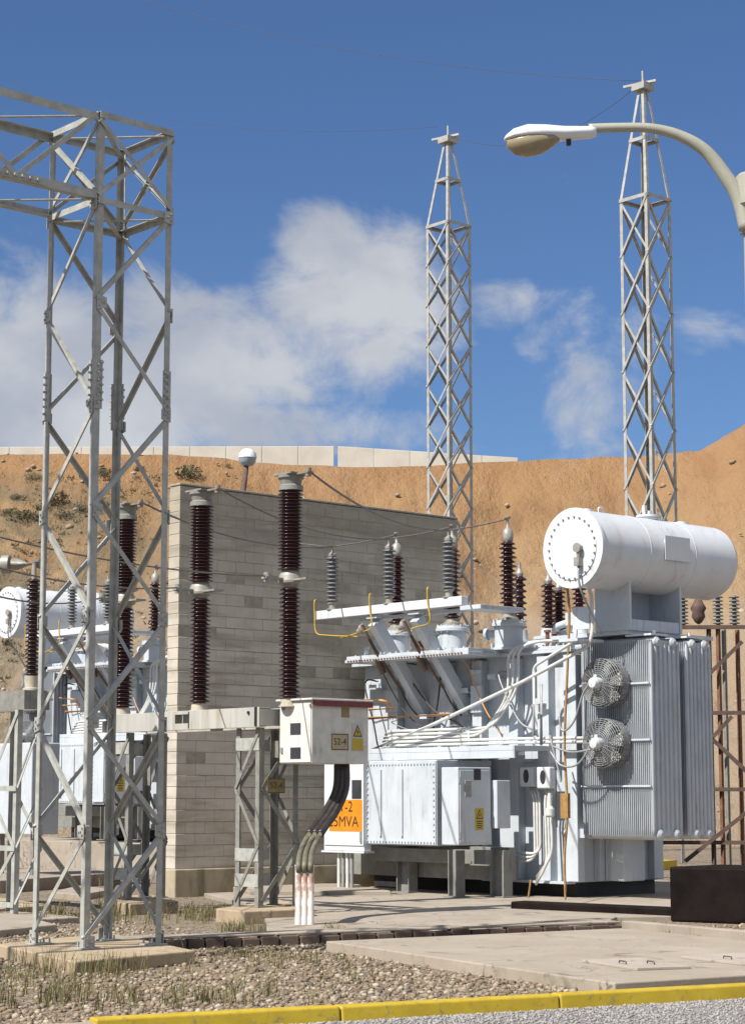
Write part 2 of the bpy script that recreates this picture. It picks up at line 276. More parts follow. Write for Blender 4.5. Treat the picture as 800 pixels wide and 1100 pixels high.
# ---------------------------------------------------------------- mesh builder
def V(*a): return Vector(a)
def basis(d):
    d = Vector(d).normalized(); up = Vector((0, 0, 1)) if abs(d.z) < .95 else Vector((1, 0, 0))
    a = d.cross(up).normalized(); b = a.cross(d).normalized(); return d, a, b
class MB:
    def __init__(s): s.v = []; s.f = []; s.sm = []
    def add(s, vs, fs, smooth=False):
        o = len(s.v); s.v += [tuple(p) for p in vs]
        s.f += [tuple(i + o for i in f) for f in fs]; s.sm += [smooth] * len(fs); return s
    def hexa(s, P): return s.add(P, [(0, 3, 2, 1), (4, 5, 6, 7), (0, 1, 5, 4), (1, 2, 6, 5), (2, 3, 7, 6), (3, 0, 4, 7)])
    def box(s, x0, x1, y0, y1, z0, z1):
        x0, x1 = min(x0, x1), max(x0, x1); y0, y1 = min(y0, y1), max(y0, y1); z0, z1 = min(z0, z1), max(z0, z1)
        return s.hexa([(x0, y0, z0), (x1, y0, z0), (x1, y1, z0), (x0, y1, z0), (x0, y0, z1), (x1, y0, z1), (x1, y1, z1), (x0, y1, z1)])
    def prism(s, poly, z0, z1):
        n = len(poly)
        return s.add([(*p, z0) for p in poly] + [(*p, z1) for p in poly],
                     [tuple(range(n))[::-1], tuple(range(n, 2 * n))] + [(i, (i + 1) % n, n + (i + 1) % n, n + i) for i in range(n)])
    def sweep(s, p, q, prof, a, b, smooth=False):     # closed profile [(x,y)] along p->q in axes a,b
        p, q, a, b = Vector(p), Vector(q), Vector(a), Vector(b); n = len(prof)
        vs = [p + a * x + b * y for x, y in prof] + [q + a * x + b * y for x, y in prof]
        return s.add(vs, [tuple(range(n))[::-1], tuple(range(n, 2 * n))] + [(i, (i + 1) % n, n + (i + 1) % n, n + i) for i in range(n)], smooth)
    def beam(s, p, q, w, h):
        d, a, b = basis(Vector(q) - Vector(p)); w /= 2; h /= 2
        return s.sweep(p, q, [(-w, -h), (w, -h), (w, h), (-w, h)], a, b)
    def angle(s, p, q, w, t, a, b):                   # L-section with legs along a and b
        d = (Vector(q) - Vector(p)).normalized()
        a = Vector(a); a = (a - d * a.dot(d)).normalized(); b = Vector(b); b = (b - d * b.dot(d)).normalized()
        return s.sweep(p, q, [(0, 0), (w, 0), (w, t), (t, t), (t, w), (0, w)], a, b)
    def tube(s, pts, r, n=8, cap=True):
        pts = [Vector(p) for p in pts]; rs = r if isinstance(r, (list, tuple)) else [r] * len(pts)
        vs = []; fs = []; pa = None
        for i, p in enumerate(pts):
            t = (pts[min(i + 1, len(pts) - 1)] - pts[max(i - 1, 0)]).normalized()
            if pa is None: _, a, b = basis(t)
            else:
                a = (pa - t * pa.dot(t)).normalized(); b = t.cross(a)
            pa = a
            for k in range(n):
                an = 2 * math.pi * k / n; vs.append(p + a * (rs[i] * math.cos(an)) + b * (rs[i] * math.sin(an)))
        for i in range(len(pts) - 1):
            for k in range(n):
                fs.append((i * n + k, i * n + (k + 1) % n, (i + 1) * n + (k + 1) % n, (i + 1) * n + k))
        s.add(vs, fs, True)
        if cap:
            o = len(s.v) - len(vs); s.f += [tuple(o + k for k in range(n))[::-1], tuple(o + len(vs) - n + k for k in range(n))]; s.sm += [False, False]
        return s
    def cyl(s, p, q, r, n=16): return s.lathe([(r, 0), (r, (Vector(q) - Vector(p)).length)], p, Vector(q) - Vector(p), n)
    def lathe(s, prof, p, axis, n=18, sharp=True):    # profile [(r,t)] along axis, capped
        d, a, b = basis(axis); p = Vector(p)
        if not sharp: prof = [prof] 
        else: prof = [[prof[i], prof[i + 1]] for i in range(len(prof) - 1)]
        for seg in prof:
            vs = []; fs = []
            for (r, t) in seg:
                for k in range(n):
                    an = 2 * math.pi * k / n; vs.append(p + d * t + a * (r * math.cos(an)) + b * (r * math.sin(an)))
            for i in range(len(seg) - 1):
                for k in range(n): fs.append((i * n + k, i * n + (k + 1) % n, (i + 1) * n + (k + 1) % n, (i + 1) * n + k))
            s.add(vs, fs, True)
        r0, t0 = prof[0][0]; r1, t1 = prof[-1][-1]
        for r, t, fl in ((r0, t0, True), (r1, t1, False)):
            if r > 1e-4:
                vs = [p + d * t + a * (r * math.cos(2 * math.pi * k / n)) + b * (r * math.sin(2 * math.pi * k / n)) for k in range(n)]
                s.add(vs, [tuple(range(n))[::-1] if fl else tuple(range(n))])
        return s
    def build(s, name, mat, parent=None, org=(0, 0, 0), bev=0.0, seg=2):
        me = bpy.data.meshes.new(name); me.from_pydata([(x - org[0], y - org[1], z - org[2]) for x, y, z in s.v], [], s.f)
        me.polygons.foreach_set('use_smooth', s.sm); me.materials.append(mat); me.update()
        o = bpy.data.objects.new(name, me); COL.objects.link(o)
        if parent is not None: o.parent = parent
        if bev:
            bm_ = o.modifiers.new('bevel', 'BEVEL'); bm_.width = bev; bm_.segments = seg; bm_.limit_method = 'ANGLE'; bm_.angle_limit = R(40)
        return o

def tag(o, label=None, cat=None, group=None, kind=None):
    if label: o['label'] = label
    if cat: o['category'] = cat
    if group: o['group'] = group
    if kind: o['kind'] = kind
    return o
class Thing:
    """An Empty at the thing's base; parts are given in yard coordinates (u, v, z)."""
    def __init__(s, name, label, cat, org, group=None, off=(0, 0, 0), rot=ROT):
        s.org = org; s.e = bpy.data.objects.new(name, None); COL.objects.link(s.e); tag(s.e, label, cat, group)
        u, v = org[0] + off[0], org[1] + off[1]
        x, y = W2(u, v) if rot else (u, v)
        s.e.location = (x, y, org[2] + off[2]); s.e.rotation_euler = (0, 0, rot); s.e.empty_display_size = .2
    def part(s, mb, name, mat, parent=None, bev=0.0, label=None):
        o = mb.build(name, mat, parent or s.e, s.org, bev)
        if label: o['label'] = label
        return o
    def attach(s, me_o, name, du=(0, 0, 0), parent=None):      # a copy of a part moved by du
        o = me_o.copy(); o.name = name; COL.objects.link(o); o.parent = parent or s.e
        o.location = Vector(me_o.location) + Vector(du); return o
def single(mb, name, mat, label, cat, org, group=None, bev=0.0, rot=ROT, kind=None):
    o = mb.build(name, mat, None, org, bev)
    x, y = W2(org[0], org[1]) if rot else (org[0], org[1])
    o.location = (x, y, org[2]); o.rotation_euler = (0, 0, rot)
    tag(o, label, cat, group, kind); return o
def text_mb(mb, body, size, pos, xdir, ydir, thick=.002, cx=True):
    c = bpy.data.curves.new('lettering', 'FONT'); c.body = body; c.size = size; c.extrude = thick
    if cx: c.align_x = 'CENTER'; c.align_y = 'CENTER'
    o = bpy.data.objects.new('lettering', c); COL.objects.link(o)
    dg = bpy.context.evaluated_depsgraph_get(); dg.update()
    me = bpy.data.meshes.new_from_object(o.evaluated_get(dg))
    X, Y = Vector(xdir), Vector(ydir); Z = X.cross(Y); P = Vector(pos)
    mb.add([P + X * v.co.x + Y * v.co.y + Z * v.co.z for v in me.vertices], [tuple(p.vertices) for p in me.polygons])
    bpy.data.objects.remove(o); bpy.data.curves.remove(c); bpy.data.meshes.remove(me)
def smooth_path(pts, n=6):
    pts = [Vector(p) for p in pts]; out = []
    for i in range(len(pts) - 1):
        p0 = pts[max(i - 1, 0)]; p1 = pts[i]; p2 = pts[i + 1]; p3 = pts[min(i + 2, len(pts) - 1)]
        for k in range(n):
            t = k / n
            out.append(.5 * ((2 * p1) + (p2 - p0) * t + (2 * p0 - 5 * p1 + 4 * p2 - p3) * t * t + (3 * p1 - p0 - 3 * p2 + p3) * t ** 3))
    out.append(pts[-1]); return out
def bend(pts, rad=.12, n=4):                          # a polyline with rounded corners (bent conduit)
    pts = [Vector(p) for p in pts]; out = [pts[0]]
    for i in range(1, len(pts) - 1):
        a, b, c = pts[i - 1], pts[i], pts[i + 1]
        r = min(rad, (a - b).length * .45, (c - b).length * .45)
        p = b + (a - b).normalized() * r; q = b + (c - b).normalized() * r
        for k in range(n + 1):
            t = k / n; out.append(p * (1 - t) ** 2 + b * (2 * t * (1 - t)) + q * t * t)
    out.append(pts[-1]); return out
def catenary(p, q, sag, n=14):
    p, q = Vector(p), Vector(q)
    return [p.lerp(q, i / n) - Vector((0, 0, sag * 4 * (i / n) * (1 - i / n))) for i in range(n + 1)]
def sheds(r_core, r_shed, h, n, alt=None):
    prof = [(r_core, 0)]; pit = h / n
    for i in range(n):
        t = i * pit; rs = r_shed if not (alt and i % 2) else alt
        prof += [(r_core, t + pit * .25), (rs * .97, t + pit * .35), (rs, t + pit * .45), (rs * .96, t + pit * .55), (r_core, t + pit * .9)]
    prof.append((r_core, h)); return prof
rng = random.Random(7)

# ---------------------------------------------------------------- ground, road, kerb
g = MB(); g.add([(-700, -300, 0), (700, -300, 0), (700, 1100, 0), (-700, 1100, 0)], [(0, 1, 2, 3)])
tag(g.build('ground', M['gravel_ground']), kind='structure')
K0 = Vector(G(110, 1092, .13)); K1 = Vector(G(800, 1056, .13)); kd = (K1 - K0); kd.z = 0; kd.normalize(); kn = Vector((kd.y, -kd.x, 0))
Ka = K0 - kd * 40; Kb = K0 + kd * 60
rd = MB(); z = .004
rd.add([(Ka.x, Ka.y, z), (Ka.x + kn.x * 14, Ka.y + kn.y * 14, z), (Kb.x + kn.x * 14, Kb.y + kn.y * 14, z), (Kb.x, Kb.y, z)], [(0, 1, 2, 3)])
tag(rd.build('road', M['road']), kind='structure')
kb = MB(); L = 1.9; s0 = -.05
while s0 < 58:
    a = K0 + kd * (s0 + .004); b = K0 + kd * (s0 + L - .004); j = rng.uniform(-.004, .004)
    P = []
    for zz in (-.05, .118 + j):
        w = .16 if zz > 0 else .18
        back = kn * (-.15)
        fr = kn * (0.0 if zz > 0 else .02)
        P += [(a.x + fr.x, a.y + fr.y, zz), (b.x + fr.x, b.y + fr.y, zz), (b.x + back.x, b.y + back.y, zz), (a.x + back.x, a.y + back.y, zz)]
    kb.hexa(P); s0 += L
ko = kb.build('kerb', M['yellow'], bev=.018, seg=3); tag(ko, kind='structure')

kb = MB(); s0 = -39.0
while s0 < -1:
    a = K0 + kd * s0; b = K0 + kd * (s0 + 1.89); q = kn * -.15
    kb.prism([(a.x, a.y), (b.x, b.y), (b.x + q.x, b.y + q.y), (a.x + q.x, a.y + q.y)], -.05, .085); s0 += 1.9
s_kerb = kb
# ---------------------------------------------------------------- hillside
def fbm(x, y, seed):
    rs = np.random.RandomState(seed); out = np.zeros_like(x); a = 1.0; fr = 1.0
    for o in range(6):
        for _ in range(3):
            th = rs.uniform(0, 2 * math.pi); ph = rs.uniform(0, 6.28)
            out += a / 3 * np.sin((x * math.cos(th) + y * math.sin(th)) * fr + ph + 1.3 * np.sin((x * math.sin(th) - y * math.cos(th)) * fr * .7 + ph))
        a *= .52; fr *= 1.95
    return out
nx, ny = 620, 260
X, Y = np.meshgrid(np.linspace(-110, 110, nx), np.linspace(60, 190, ny) , indexing='ij')
Y = 60 + 130 * ((Y - 60) / 130) ** 1.25
ridge = 19.74 - .36 / (1 + np.exp(-(X + 7.5) * 1.2)) / (1 + np.exp((X - 4.5) * .8)) + np.clip(X - 17.3, 0, 40) * .53 + np.clip(-X - 60, 0, 60) * .1
y0 = 67 + 2.0 * np.sin(X * .11) - np.clip(X - 6, 0, 60) * .25; y1 = 107 + 1.2 * np.sin(X * .17 + 1) - np.clip(X - 14, 0, 40) * .45
t = np.clip((Y - y0) / (y1 - y0), 0, 1)
prof = np.where(t < .62, t * .86, .533 + (t - .62) * 1.229)
gul = np.abs(np.sin(X * .42 + 1.2 * np.sin(X * .13) + .5 * fbm(X * .3, Y * .1, 4)))
gu2 = np.abs(np.sin(X * 1.25 + 1.6 * np.sin(X * .31 + Y * .05) + .9 * fbm(X * .5, Y * .16, 14)))
env = np.sin(np.pi * np.clip(t, 0, 1))
Z = ridge * prof + env * (fbm(X * .16, Y * .16, 3) * .8 + fbm(X * .7, Y * .5, 5) * .30 + fbm(X * 1.9, Y * 1.1, 6) * .13 + fbm(X * 4.5, Y * 2.6, 8) * .05 - (1 - gul) ** 2 * 1.3 - (1 - gu2) ** 3 * .55)
Z = np.where(t <= 0, -.3, np.where(t >= 1, ridge + .05 * fbm(X * .4, Y * .4, 9), Z))
vs = np.stack([X, Y, Z], -1).reshape(-1, 3)
idx = np.arange(nx * ny).reshape(nx, ny)
fs = np.stack([idx[:-1, :-1], idx[1:, :-1], idx[1:, 1:], idx[:-1, 1:]], -1).reshape(-1, 4)
me = bpy.data.meshes.new('hillside'); me.from_pydata(vs.tolist(), [], fs.tolist()); me.materials.append(M['hill'])
me.polygons.foreach_set('use_smooth', [True] * len(me.polygons)); ho = bpy.data.objects.new('hillside', me); COL.objects.link(ho); tag(ho, kind='structure')
def hill_z(x, y):
    i = int(np.clip((x + 110) / 220 * (nx - 1), 0, nx - 2)); j = int(np.argmin(np.abs(Y[0] - y))); return float(Z[i, j])

def barrier(xa, xb, ya, yb, ha, hb, label):
    mb = MB(); n = max(2, int((xb - xa) / 2.0))
    for i in range(n):
        p = xa + (xb - xa) * i / n; q = xa + (xb - xa) * (i + 1) / n - .012
        h = ha + (hb - ha) * i / n; h2 = ha + (hb - ha) * (i + 1) / n; zz = max(hill_z(p, ya), hill_z(q, ya)) - .6
        y = ya + (yb - ya) * i / n
        mb.hexa([(p, y - .3, zz), (q, y - .3, zz), (q, y + .3, zz), (p, y + .3, zz), (p, y - .1, 20 + h), (q, y - .1, 20 + h2), (q, y + .1, 20 + h2), (p, y + .1, 20 + h)])
    return single(mb, 'concrete_barrier', M['barrier'], label, 'barrier', (xa, ya, 20.0), rot=0, group='concrete barriers along the ridge', bev=.03)
HD = 112.0
def ZB(x, y): return D(x, y, HD)[2] - 20
barrier(D(-260, 486, HD)[0], D(359, 486, HD)[0], HD, HD, ZB(60, 481), ZB(330, 479.5), 'long pale concrete barrier on the ridge left of the narrow gap')
barrier(D(363, 486, HD)[0], D(556, 490, HD)[0], HD, HD, ZB(365, 479.5), ZB(556, 492), 'pale concrete barrier on the ridge right of the gap, tapering towards its end')

# rubble and shrubs on the slope
ico_v = [(0, 0, 1), (.894, 0, .447), (.276, .851, .447), (-.724, .526, .447), (-.724, -.526, .447), (.276, -.851, .447),
         (.724, .526, -.447), (-.276, .851, -.447), (-.894, 0, -.447), (-.276, -.851, -.447), (.724, -.526, -.447), (0, 0, -1)]
ico_f = [(0, 1, 2), (0, 2, 3), (0, 3, 4), (0, 4, 5), (0, 5, 1), (1, 6, 2), (2, 7, 3), (3, 8, 4), (4, 9, 5), (5, 10, 1),
         (6, 7, 2), (7, 8, 3), (8, 9, 4), (9, 10, 5), (10, 6, 1), (11, 7, 6), (11, 8, 7), (11, 9, 8), (11, 10, 9), (11, 6, 10)]
def stones(P, S, name, mat, seed):
    rs = np.random.RandomState(seed); n = len(P); iv = np.array(ico_v); k = len(iv)
    sc = S[:, None, None] * rs.uniform(.65, 1.25, (n, 1, 3)) * np.array([1, 1, .72])
    v = iv[None] * rs.uniform(.75, 1.2, (n, k, 1)) * sc
    an = rs.uniform(0, 6.28, n); c, s = np.cos(an)[:, None], np.sin(an)[:, None]
    x = v[..., 0] * c - v[..., 1] * s; y = v[..., 0] * s + v[..., 1] * c
    v = np.stack([x, y, v[..., 2]], -1) + P[:, None, :]
    f = (np.array(ico_f)[None] + (np.arange(n) * k)[:, None, None]).reshape(-1, 3)
    me = bpy.data.meshes.new(name); me.vertices.add(n * k); me.vertices.foreach_set('co', v.reshape(-1).astype(np.float32))
    me.loops.add(f.size); me.loops.foreach_set('vertex_index', f.reshape(-1).astype(np.int32))
    me.polygons.add(len(f)); me.polygons.foreach_set('loop_start', (np.arange(len(f)) * 3).astype(np.int32))
    me.update(calc_edges=True); me.validate(); me.materials.append(mat)
    o = bpy.data.objects.new(name, me); COL.objects.link(o); return o
rs = np.random.RandomState(11); P = []; S = []
for i in range(1500):
    x = rs.uniform(-26, 30); y = rs.uniform(70, 106); s = .03 + .22 * rs.rand() ** 4
    if x > -8 and rs.rand() < .5: continue
    P.append((x, y, hill_z(x, y) + s * .2)); S.append(s)
tag(stones(np.array(P), np.array(S), 'rubble', M['rubble'], 5), kind='stuff', label='loose pale rubble scattered over the orange hillside', cat='rubble')
M['scrub'] = mk_island('dry hillside scrub', [(.11, .10, .05), (.17, .14, .08), (.075, .08, .04), (.22, .17, .10)], .9, 3, .2)
rq = random.Random(33); scm = MB()
for _ in range(2600):
    x = rq.uniform(-28, 2); x = min(x, rq.uniform(-28, 4)); y = rq.uniform(76, 104); zz = hill_z(x, y)
    if rq.random() < .25 + max(0, (x + 14)) * .05 or zz > 18.6: continue
    w_ = rq.uniform(.10, .32)
    for _k in range(rq.randint(7, 16)):
        a = Vector((rq.gauss(0, 1), rq.gauss(0, 1), abs(rq.gauss(0, .8)) + .3)).normalized() * w_ * rq.uniform(.5, 1.2); p = Vector((x + rq.gauss(0, w_ * .5), y + rq.gauss(0, w_ * .5), zz - .04)); b = a.orthogonal().normalized() * w_ * .13
        scm.add([p - b, p + b, p + a], [(0, 1, 2)])
tag(scm.build('scrub', M['scrub']), kind='stuff', label='dry scrub spread thinly over the left of the slope', cat='scrub')
def leaf_ball(rx, rz, n, size, seed):
    r = random.Random(seed); mb = MB()
    for _ in range(n):
        d = Vector((r.gauss(0, 1), r.gauss(0, 1), r.gauss(0, 1))).normalized() * (r.random() ** .45)
        p = Vector((d.x * rx, d.y * rx, (d.z * .5 + .5) * rz)); a = Vector((r.gauss(0, 1), r.gauss(0, 1), r.gauss(0, 1))).normalized()
        b = a.orthogonal().normalized() * size * r.uniform(.5, 1.1); a = a * size * r.uniform(.6, 1.3)
        mb.add([p - a, p + b * .6, p + a, p - b * .6], [(0, 1, 2, 3)])
    return mb
shr = [leaf_ball(.6, .7, 520, .055, 1).build('shrub', M['bush']), leaf_ball(.8, .75, 640, .06, 2).build('shrub', M['bush'])]
spots = [(203, 515, 1.1), (36, 518, .6), (8, 555, .6), (60, 543, .9), (18, 536, .5), (112, 512, .6), (86, 552, .7), (28, 560, .8), (150, 506, .5), (70, 560, .6), (245, 505, .3), (45, 548, .5)]
for i, (x, y, s) in enumerate(spots):
    r = ray(x, y); best = None
    for d in np.arange(68, 112, .25):
        p = (r[0] * d, d, CH + r[1] * d)
        if hill_z(p[0], p[1]) >= p[2]: best = p; break
    if best is None: continue
    src = shr[i % 2]; o = src if i < 2 else src.copy()
    if i >= 2: COL.objects.link(o)
    o.location = (best[0], best[1], hill_z(best[0], best[1]) - .1); o.scale = (s * 1.2, s * 1.2, s); o.rotation_euler = (0, 0, i * 1.3)
    tag(o, 'small dark green shrub growing on the orange earth slope', 'shrub', 'shrubs dotted over the earth slope')

# ---------------------------------------------------------------- yard slabs, edging, pad
def slab(poly, z0, z1, name, mat, label, cat, bev=.012, group=None):
    mb = MB(); mb.prism(poly, z0, z1); c = (sum(p[0] for p in poly) / len(poly), sum(p[1] for p in poly) / len(poly), 0)
    return single(mb, name, mat, label, cat, c, bev=bev, group=group)
def gp(x, y, z): return PG(x, y, z)[:2]
A_, B_, D_ = gp(350, 1011, .11), gp(660, 1056, .11), gp(668, 997, .11)
C_ = (D_[0] + (B_[0] - A_[0]) , D_[1] + (B_[1] - A_[1]) )
pad = Thing('concrete_pad', 'flat pale concrete pad with lift-out covers, in front of the transformer', 'concrete pad', (B_[0] + 1.5, B_[1] + 2, 0))
mb = MB(); mb.prism([A_, B_, C_, D_], -.02, .11); pad.part(mb, 'slab', M['concrete_pale'], bev=.012)
def cover(cs):
    mb = MB(); mb.prism([gp(x, y, .125) for x, y in cs], .1105, .135); o = pad.part(mb, 'access_cover', M['cover'], bev=.004)
    pts = [Vector((*gp(x, y, .135), .135)) for x, y in cs]; ce = sum(pts, Vector()) / 4; e = (pts[1] - pts[0]).normalized()
    for sgn in (-1, 1):
        c = ce + (pts[2] - pts[1]) * (.2 * sgn) + e * .06 * sgn
        h = MB(); h.tube(bend([c - e * .06, c - e * .06 + V(0, 0, .024), c + e * .06 + V(0, 0, .024), c + e * .06], .012), .007, 6); pad.part(h, 'handle', M['rust_dark'], o)
cover([(624, 1032), (684, 1041), (742, 1039), (686, 1030)])
cover([(731, 1028), (800, 1036), (866, 1032), (798, 1024)])

E0 = Vector((*gp(96, 1011, .12), 0)); E1 = Vector((*gp(667, 991, .12), 0)); ed = (E1 - E0).normalized(); en = Vector((-ed.y, ed.x, 0)); Ln = (E1 - E0).length
edge = Thing('brick_edging', 'low dark red brick edging bordering the concrete beside the gravel', 'edging', tuple(E0))
mb = MB(); s0 = 0; rg = random.Random(3)
while s0 < Ln:
    l = rg.uniform(.20, .27); a = E0 + ed * s0; b = E0 + ed * min(s0 + l - .018, Ln); h = .10 + rg.uniform(-.012, .008); o = en * -.02 * rg.random(); w = en * .12
    mb.prism([(a + o)[:2], (b + o)[:2], (b + w)[:2], (a + w)[:2]], -.02, h); s0 += l
edge.part(mb, 'brick_course', M['brickdark'], bev=.012)
mb = MB(); q = en * .02; w = en * .42; xx = 0
while xx < Ln:
    a = E0 + ed * xx; b = E0 + ed * min(xx + 2.2, Ln); mb.prism([(a + q)[:2], (b + q)[:2], (b + w)[:2], (a + w)[:2]], .1085, .132 + rg.uniform(0, .006)); xx += 2.21
edge.part(mb, 'coping', M['concrete'], bev=.008)

# concrete apron round the transformer, with its raised front lip
e1 = E1 + en * .43; e2 = E0 + ed * 3.2 + en * .43
slab([(20.35, 18.15), (27.5, 13.6), (30, 27), (20.2, 27.0), (18.4, 23.2), tuple((E0 + ed * 2.3 + en * .43)[:2]), tuple(e1[:2])], -.02, .07, 'concrete_apron', M['concrete'],
     'worn concrete apron under the near transformer', 'concrete apron')
lip = [gp(667, 990, .12), gp(820, 1003, .12)]
la = Vector((*lip[0], 0)); lb = Vector((*lip[1], 0)); ld = (lb - la).normalized(); ln2 = Vector((-ld.y, ld.x, 0))
if ln2.x < 0: ln2 = -ln2
slab([tuple(la[:2]), tuple((la + ln2 * .16)[:2]), tuple((la + ld * 6 + ln2 * .16)[:2]), tuple((la + ld * 6)[:2])], -.02, .13, 'concrete_kerb', M['concrete'], 'narrow grey concrete kerb edging the apron behind the pad', 'kerb')
# low strip painted near-black in place of pit shadow, and the taller block
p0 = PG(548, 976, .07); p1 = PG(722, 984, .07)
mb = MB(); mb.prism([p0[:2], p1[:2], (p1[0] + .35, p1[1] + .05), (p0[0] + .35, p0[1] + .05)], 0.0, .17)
single(mb, 'pit_shade_strip', M['oil'], 'low near-black strip added as pit shade beneath the radiators', 'pit shade strip', (p0[0], p0[1], 0), bev=.02)
q0 = PG(719, 986, .05); q1 = PG(880, 992, .05)
mb = MB(); mb.prism([q0[:2], q1[:2], (q1[0] + 1.2, q1[1] + .1), (q0[0] + 1.2, q0[1] + .1)], 0.0, .72)
single(mb, 'oil_pit_block', M['oil'], 'tall dark brown concrete block at the right edge beyond the pad', 'concrete block', (q0[0], q0[1], 0), bev=.03)

tag(s_kerb.build('kerb', M['concrete'], bev=.02), kind='structure')      # the kerb goes on unpainted to the left
def fslab(cs, z1, label, mat='concrete_tan', name='concrete_footing', cat='footing'):
    return slab([gp(x, y, z1) for x, y in cs], -.03, z1, name, M[mat], label, cat, bev=.015)
fslab([(-4, 1014), (81, 1033), (210, 1021), (118, 1002)], .13, 'tan concrete footing carrying the near lattice tower')
fslab([(232, 976), (262, 979), (338, 976), (300, 966)], .17, 'tan concrete footing under the breaker support leg beside the rusty conduits')
fslab([(108, 966), (140, 971), (192, 968), (158, 960)], .16, 'concrete footing under the breaker support leg behind the lattice tower')
# trench covers and loose slabs at the left
fslab([(-70, 968), (-10, 977), (56, 972), (0, 964)], .10, 'wide reddish concrete trench cover nearest the left edge', 'concrete_tan', 'trench_cover', 'trench cover')
fslab([(-60, 984), (0, 990), (86, 985), (10, 978)], .08, 'flat concrete trench cover just behind the tower footing', 'concrete', 'trench_cover', 'trench cover')
fslab([(55, 958), (88, 961), (120, 955), (85, 951)], .10, 'small pale concrete slab lying between the lattice legs', 'concrete', 'trench_cover', 'trench cover')
slab([(25.2, 34.6), (29.6, 34.6), (29.6, 43.5), (25.2, 43.5)], -.03, .64, 'concrete_plinth', M['concrete'], 'tall concrete plinth that carries the far transformer', 'plinth')
fslab([(-60, 940), (0, 946), (130, 937), (60, 931)], .22, 'long dark-edged concrete plinth below the far transformer', 'concrete', 'concrete_plinth', 'plinth')
fslab([(236, 949), (268, 957), (420, 957), (380, 949)], .14, 'long thin concrete slab in front of the block wall', 'concrete', 'trench_cover', 'trench cover')

# ---------------------------------------------------------------- block wall
wc = PU(188, 945, 19.85); wu0, wv0 = 19.85, wc[1]; ZW = PU(187, 522, 19.85)[2]; wu1 = PV(491, 558, wv0)[0]
wall = Thing('block_wall', 'tall grey concrete block fire wall standing between the transformers', 'block wall', (wu0, wv0, 0))
BH, BLn, WT = .192, .40, .30
mb = MB(); mb.box(wu0 + .006, wu1 - .006, wv0 + .006, wv0 + WT - .006, .3, ZW - .015); wall.part(mb, 'mortar_core', M['mortar'])
mb = MB(); rg = random.Random(5); z = .46; row = 0
while z + BH < ZW + .05:
    x = wu0 + (-.2 if row % 2 else 0); rj = rg.uniform(-.005, .005)
    while x < wu1:
        a = max(x, wu0); b = min(x + BLn - .0035, wu1); 
        if b - a > .05:
            j = rg.uniform(-.003, .003) + rj; tz = rg.uniform(-.002, .002)
            mb.box(a + (0.0 if a == wu0 else .0), b, wv0 + j, wv0 + WT + j, z + tz, min(z + BH - .012 + tz, ZW))
        x += BLn
    z += BH; row += 1
wall.part(mb, 'block_courses', M['block'], bev=.006)
mb = MB(); mb.box(wu0 - .05, wu1 + .05, wv0 - .07, wv0 + WT + .07, -.05, .455); wall.part(mb, 'plinth', M['plinth'], bev=.02)
mb = MB(); mb.box(wu0 - .004, wu1 + .004, wv0 - .008, wv0 + WT + .008, ZW, ZW + .035); wall.part(mb, 'coping', M['mortar'], bev=.008)

# ---------------------------------------------------------------- near lattice tower
F0 = PG(90, 1020, .13); uF, vF = F0[0], F0[1]; SU, SV = .95, .96
zT = PU(105, 124, uF)[2]; zR = PU(103, 216, uF)[2]
tw = Thing('lattice_tower', 'galvanised lattice gantry tower standing on the tan footing in front', 'lattice tower', (uF + SU / 2, vF + SV / 2, .13))
corner = {'F': (uF, vF), 'R': (uF + SU, vF), 'L': (uF, vF + SV), 'B': (uF + SU, vF + SV)}
inw = {'F': (1, 1), 'R': (-1, 1), 'L': (1, -1), 'B': (-1, -1)}
for k, (x, y) in corner.items():
    a, b = inw[k]
    mb = MB(); mb.angle((x, y, .13), (x, y, zT + .04), .070, .009, (a, 0, 0), (0, b, 0)); lg = tw.part(mb, 'leg', M['galv'])
    mb = MB(); mb.box(x - .05 * a, x + .17 * a, y - .05 * b, y + .17 * b, .1315, .146)
    for p, q in ((.13, .02), (.02, .13), (.13, .13)): mb.cyl((x + p * a, y + q * b, .146), (x + p * a, y + q * b, .19), .011, 6)
    tw.part(mb, 'base_plate', M['galv'], lg)
    zs = .13 + (zT - .13) * .665
    mb = MB(); mb.angle((x - .011 * a, y - .011 * b, zs - .26), (x - .011 * a, y - .011 * b, zs + .26), .1, .01, (a, 0, 0), (0, b, 0))
    for i in range(6):
        zz = zs - .2 + .08 * i
        mb.cyl((x + .03 * a, y - .012 * b, zz), (x + .03 * a, y - .045 * b, zz), .014, 6); mb.cyl((x + .07 * a, y - .012 * b, zz + .03), (x + .07 * a, y - .045 * b, zz + .03), .014, 6)
        mb.cyl((x - .012 * a, y + .05 * b, zz), (x - .045 * a, y + .05 * b, zz), .014, 6)
    tw.part(mb, 'splice_plate', M['galv'], lg)
def face_brace(p, q, nrm, w=.048, name='brace', off=.012):
    n = Vector(nrm); p = Vector(p) + n * off; q = Vector(q) + n * off; d = (q - p).normalized(); side = d.cross(n)
    if side.z > 0: side = -side
    mb = MB(); mb.angle(p - side * w * .5, q - side * w * .5, w, .007, side, -n); return tw.part(mb, name, M['galv'])
NP = 7; zn = [zR - (zR - .2) * i / NP for i in range(NP + 1)]
faces = [('R', 'F', (0, -1, 0)), ('F', 'L', (-1, 0, 0)), ('L', 'B', (0, 1, 0)), ('B', 'R', (1, 0, 0))]
def cp(k, z): return (*corner[k], z)
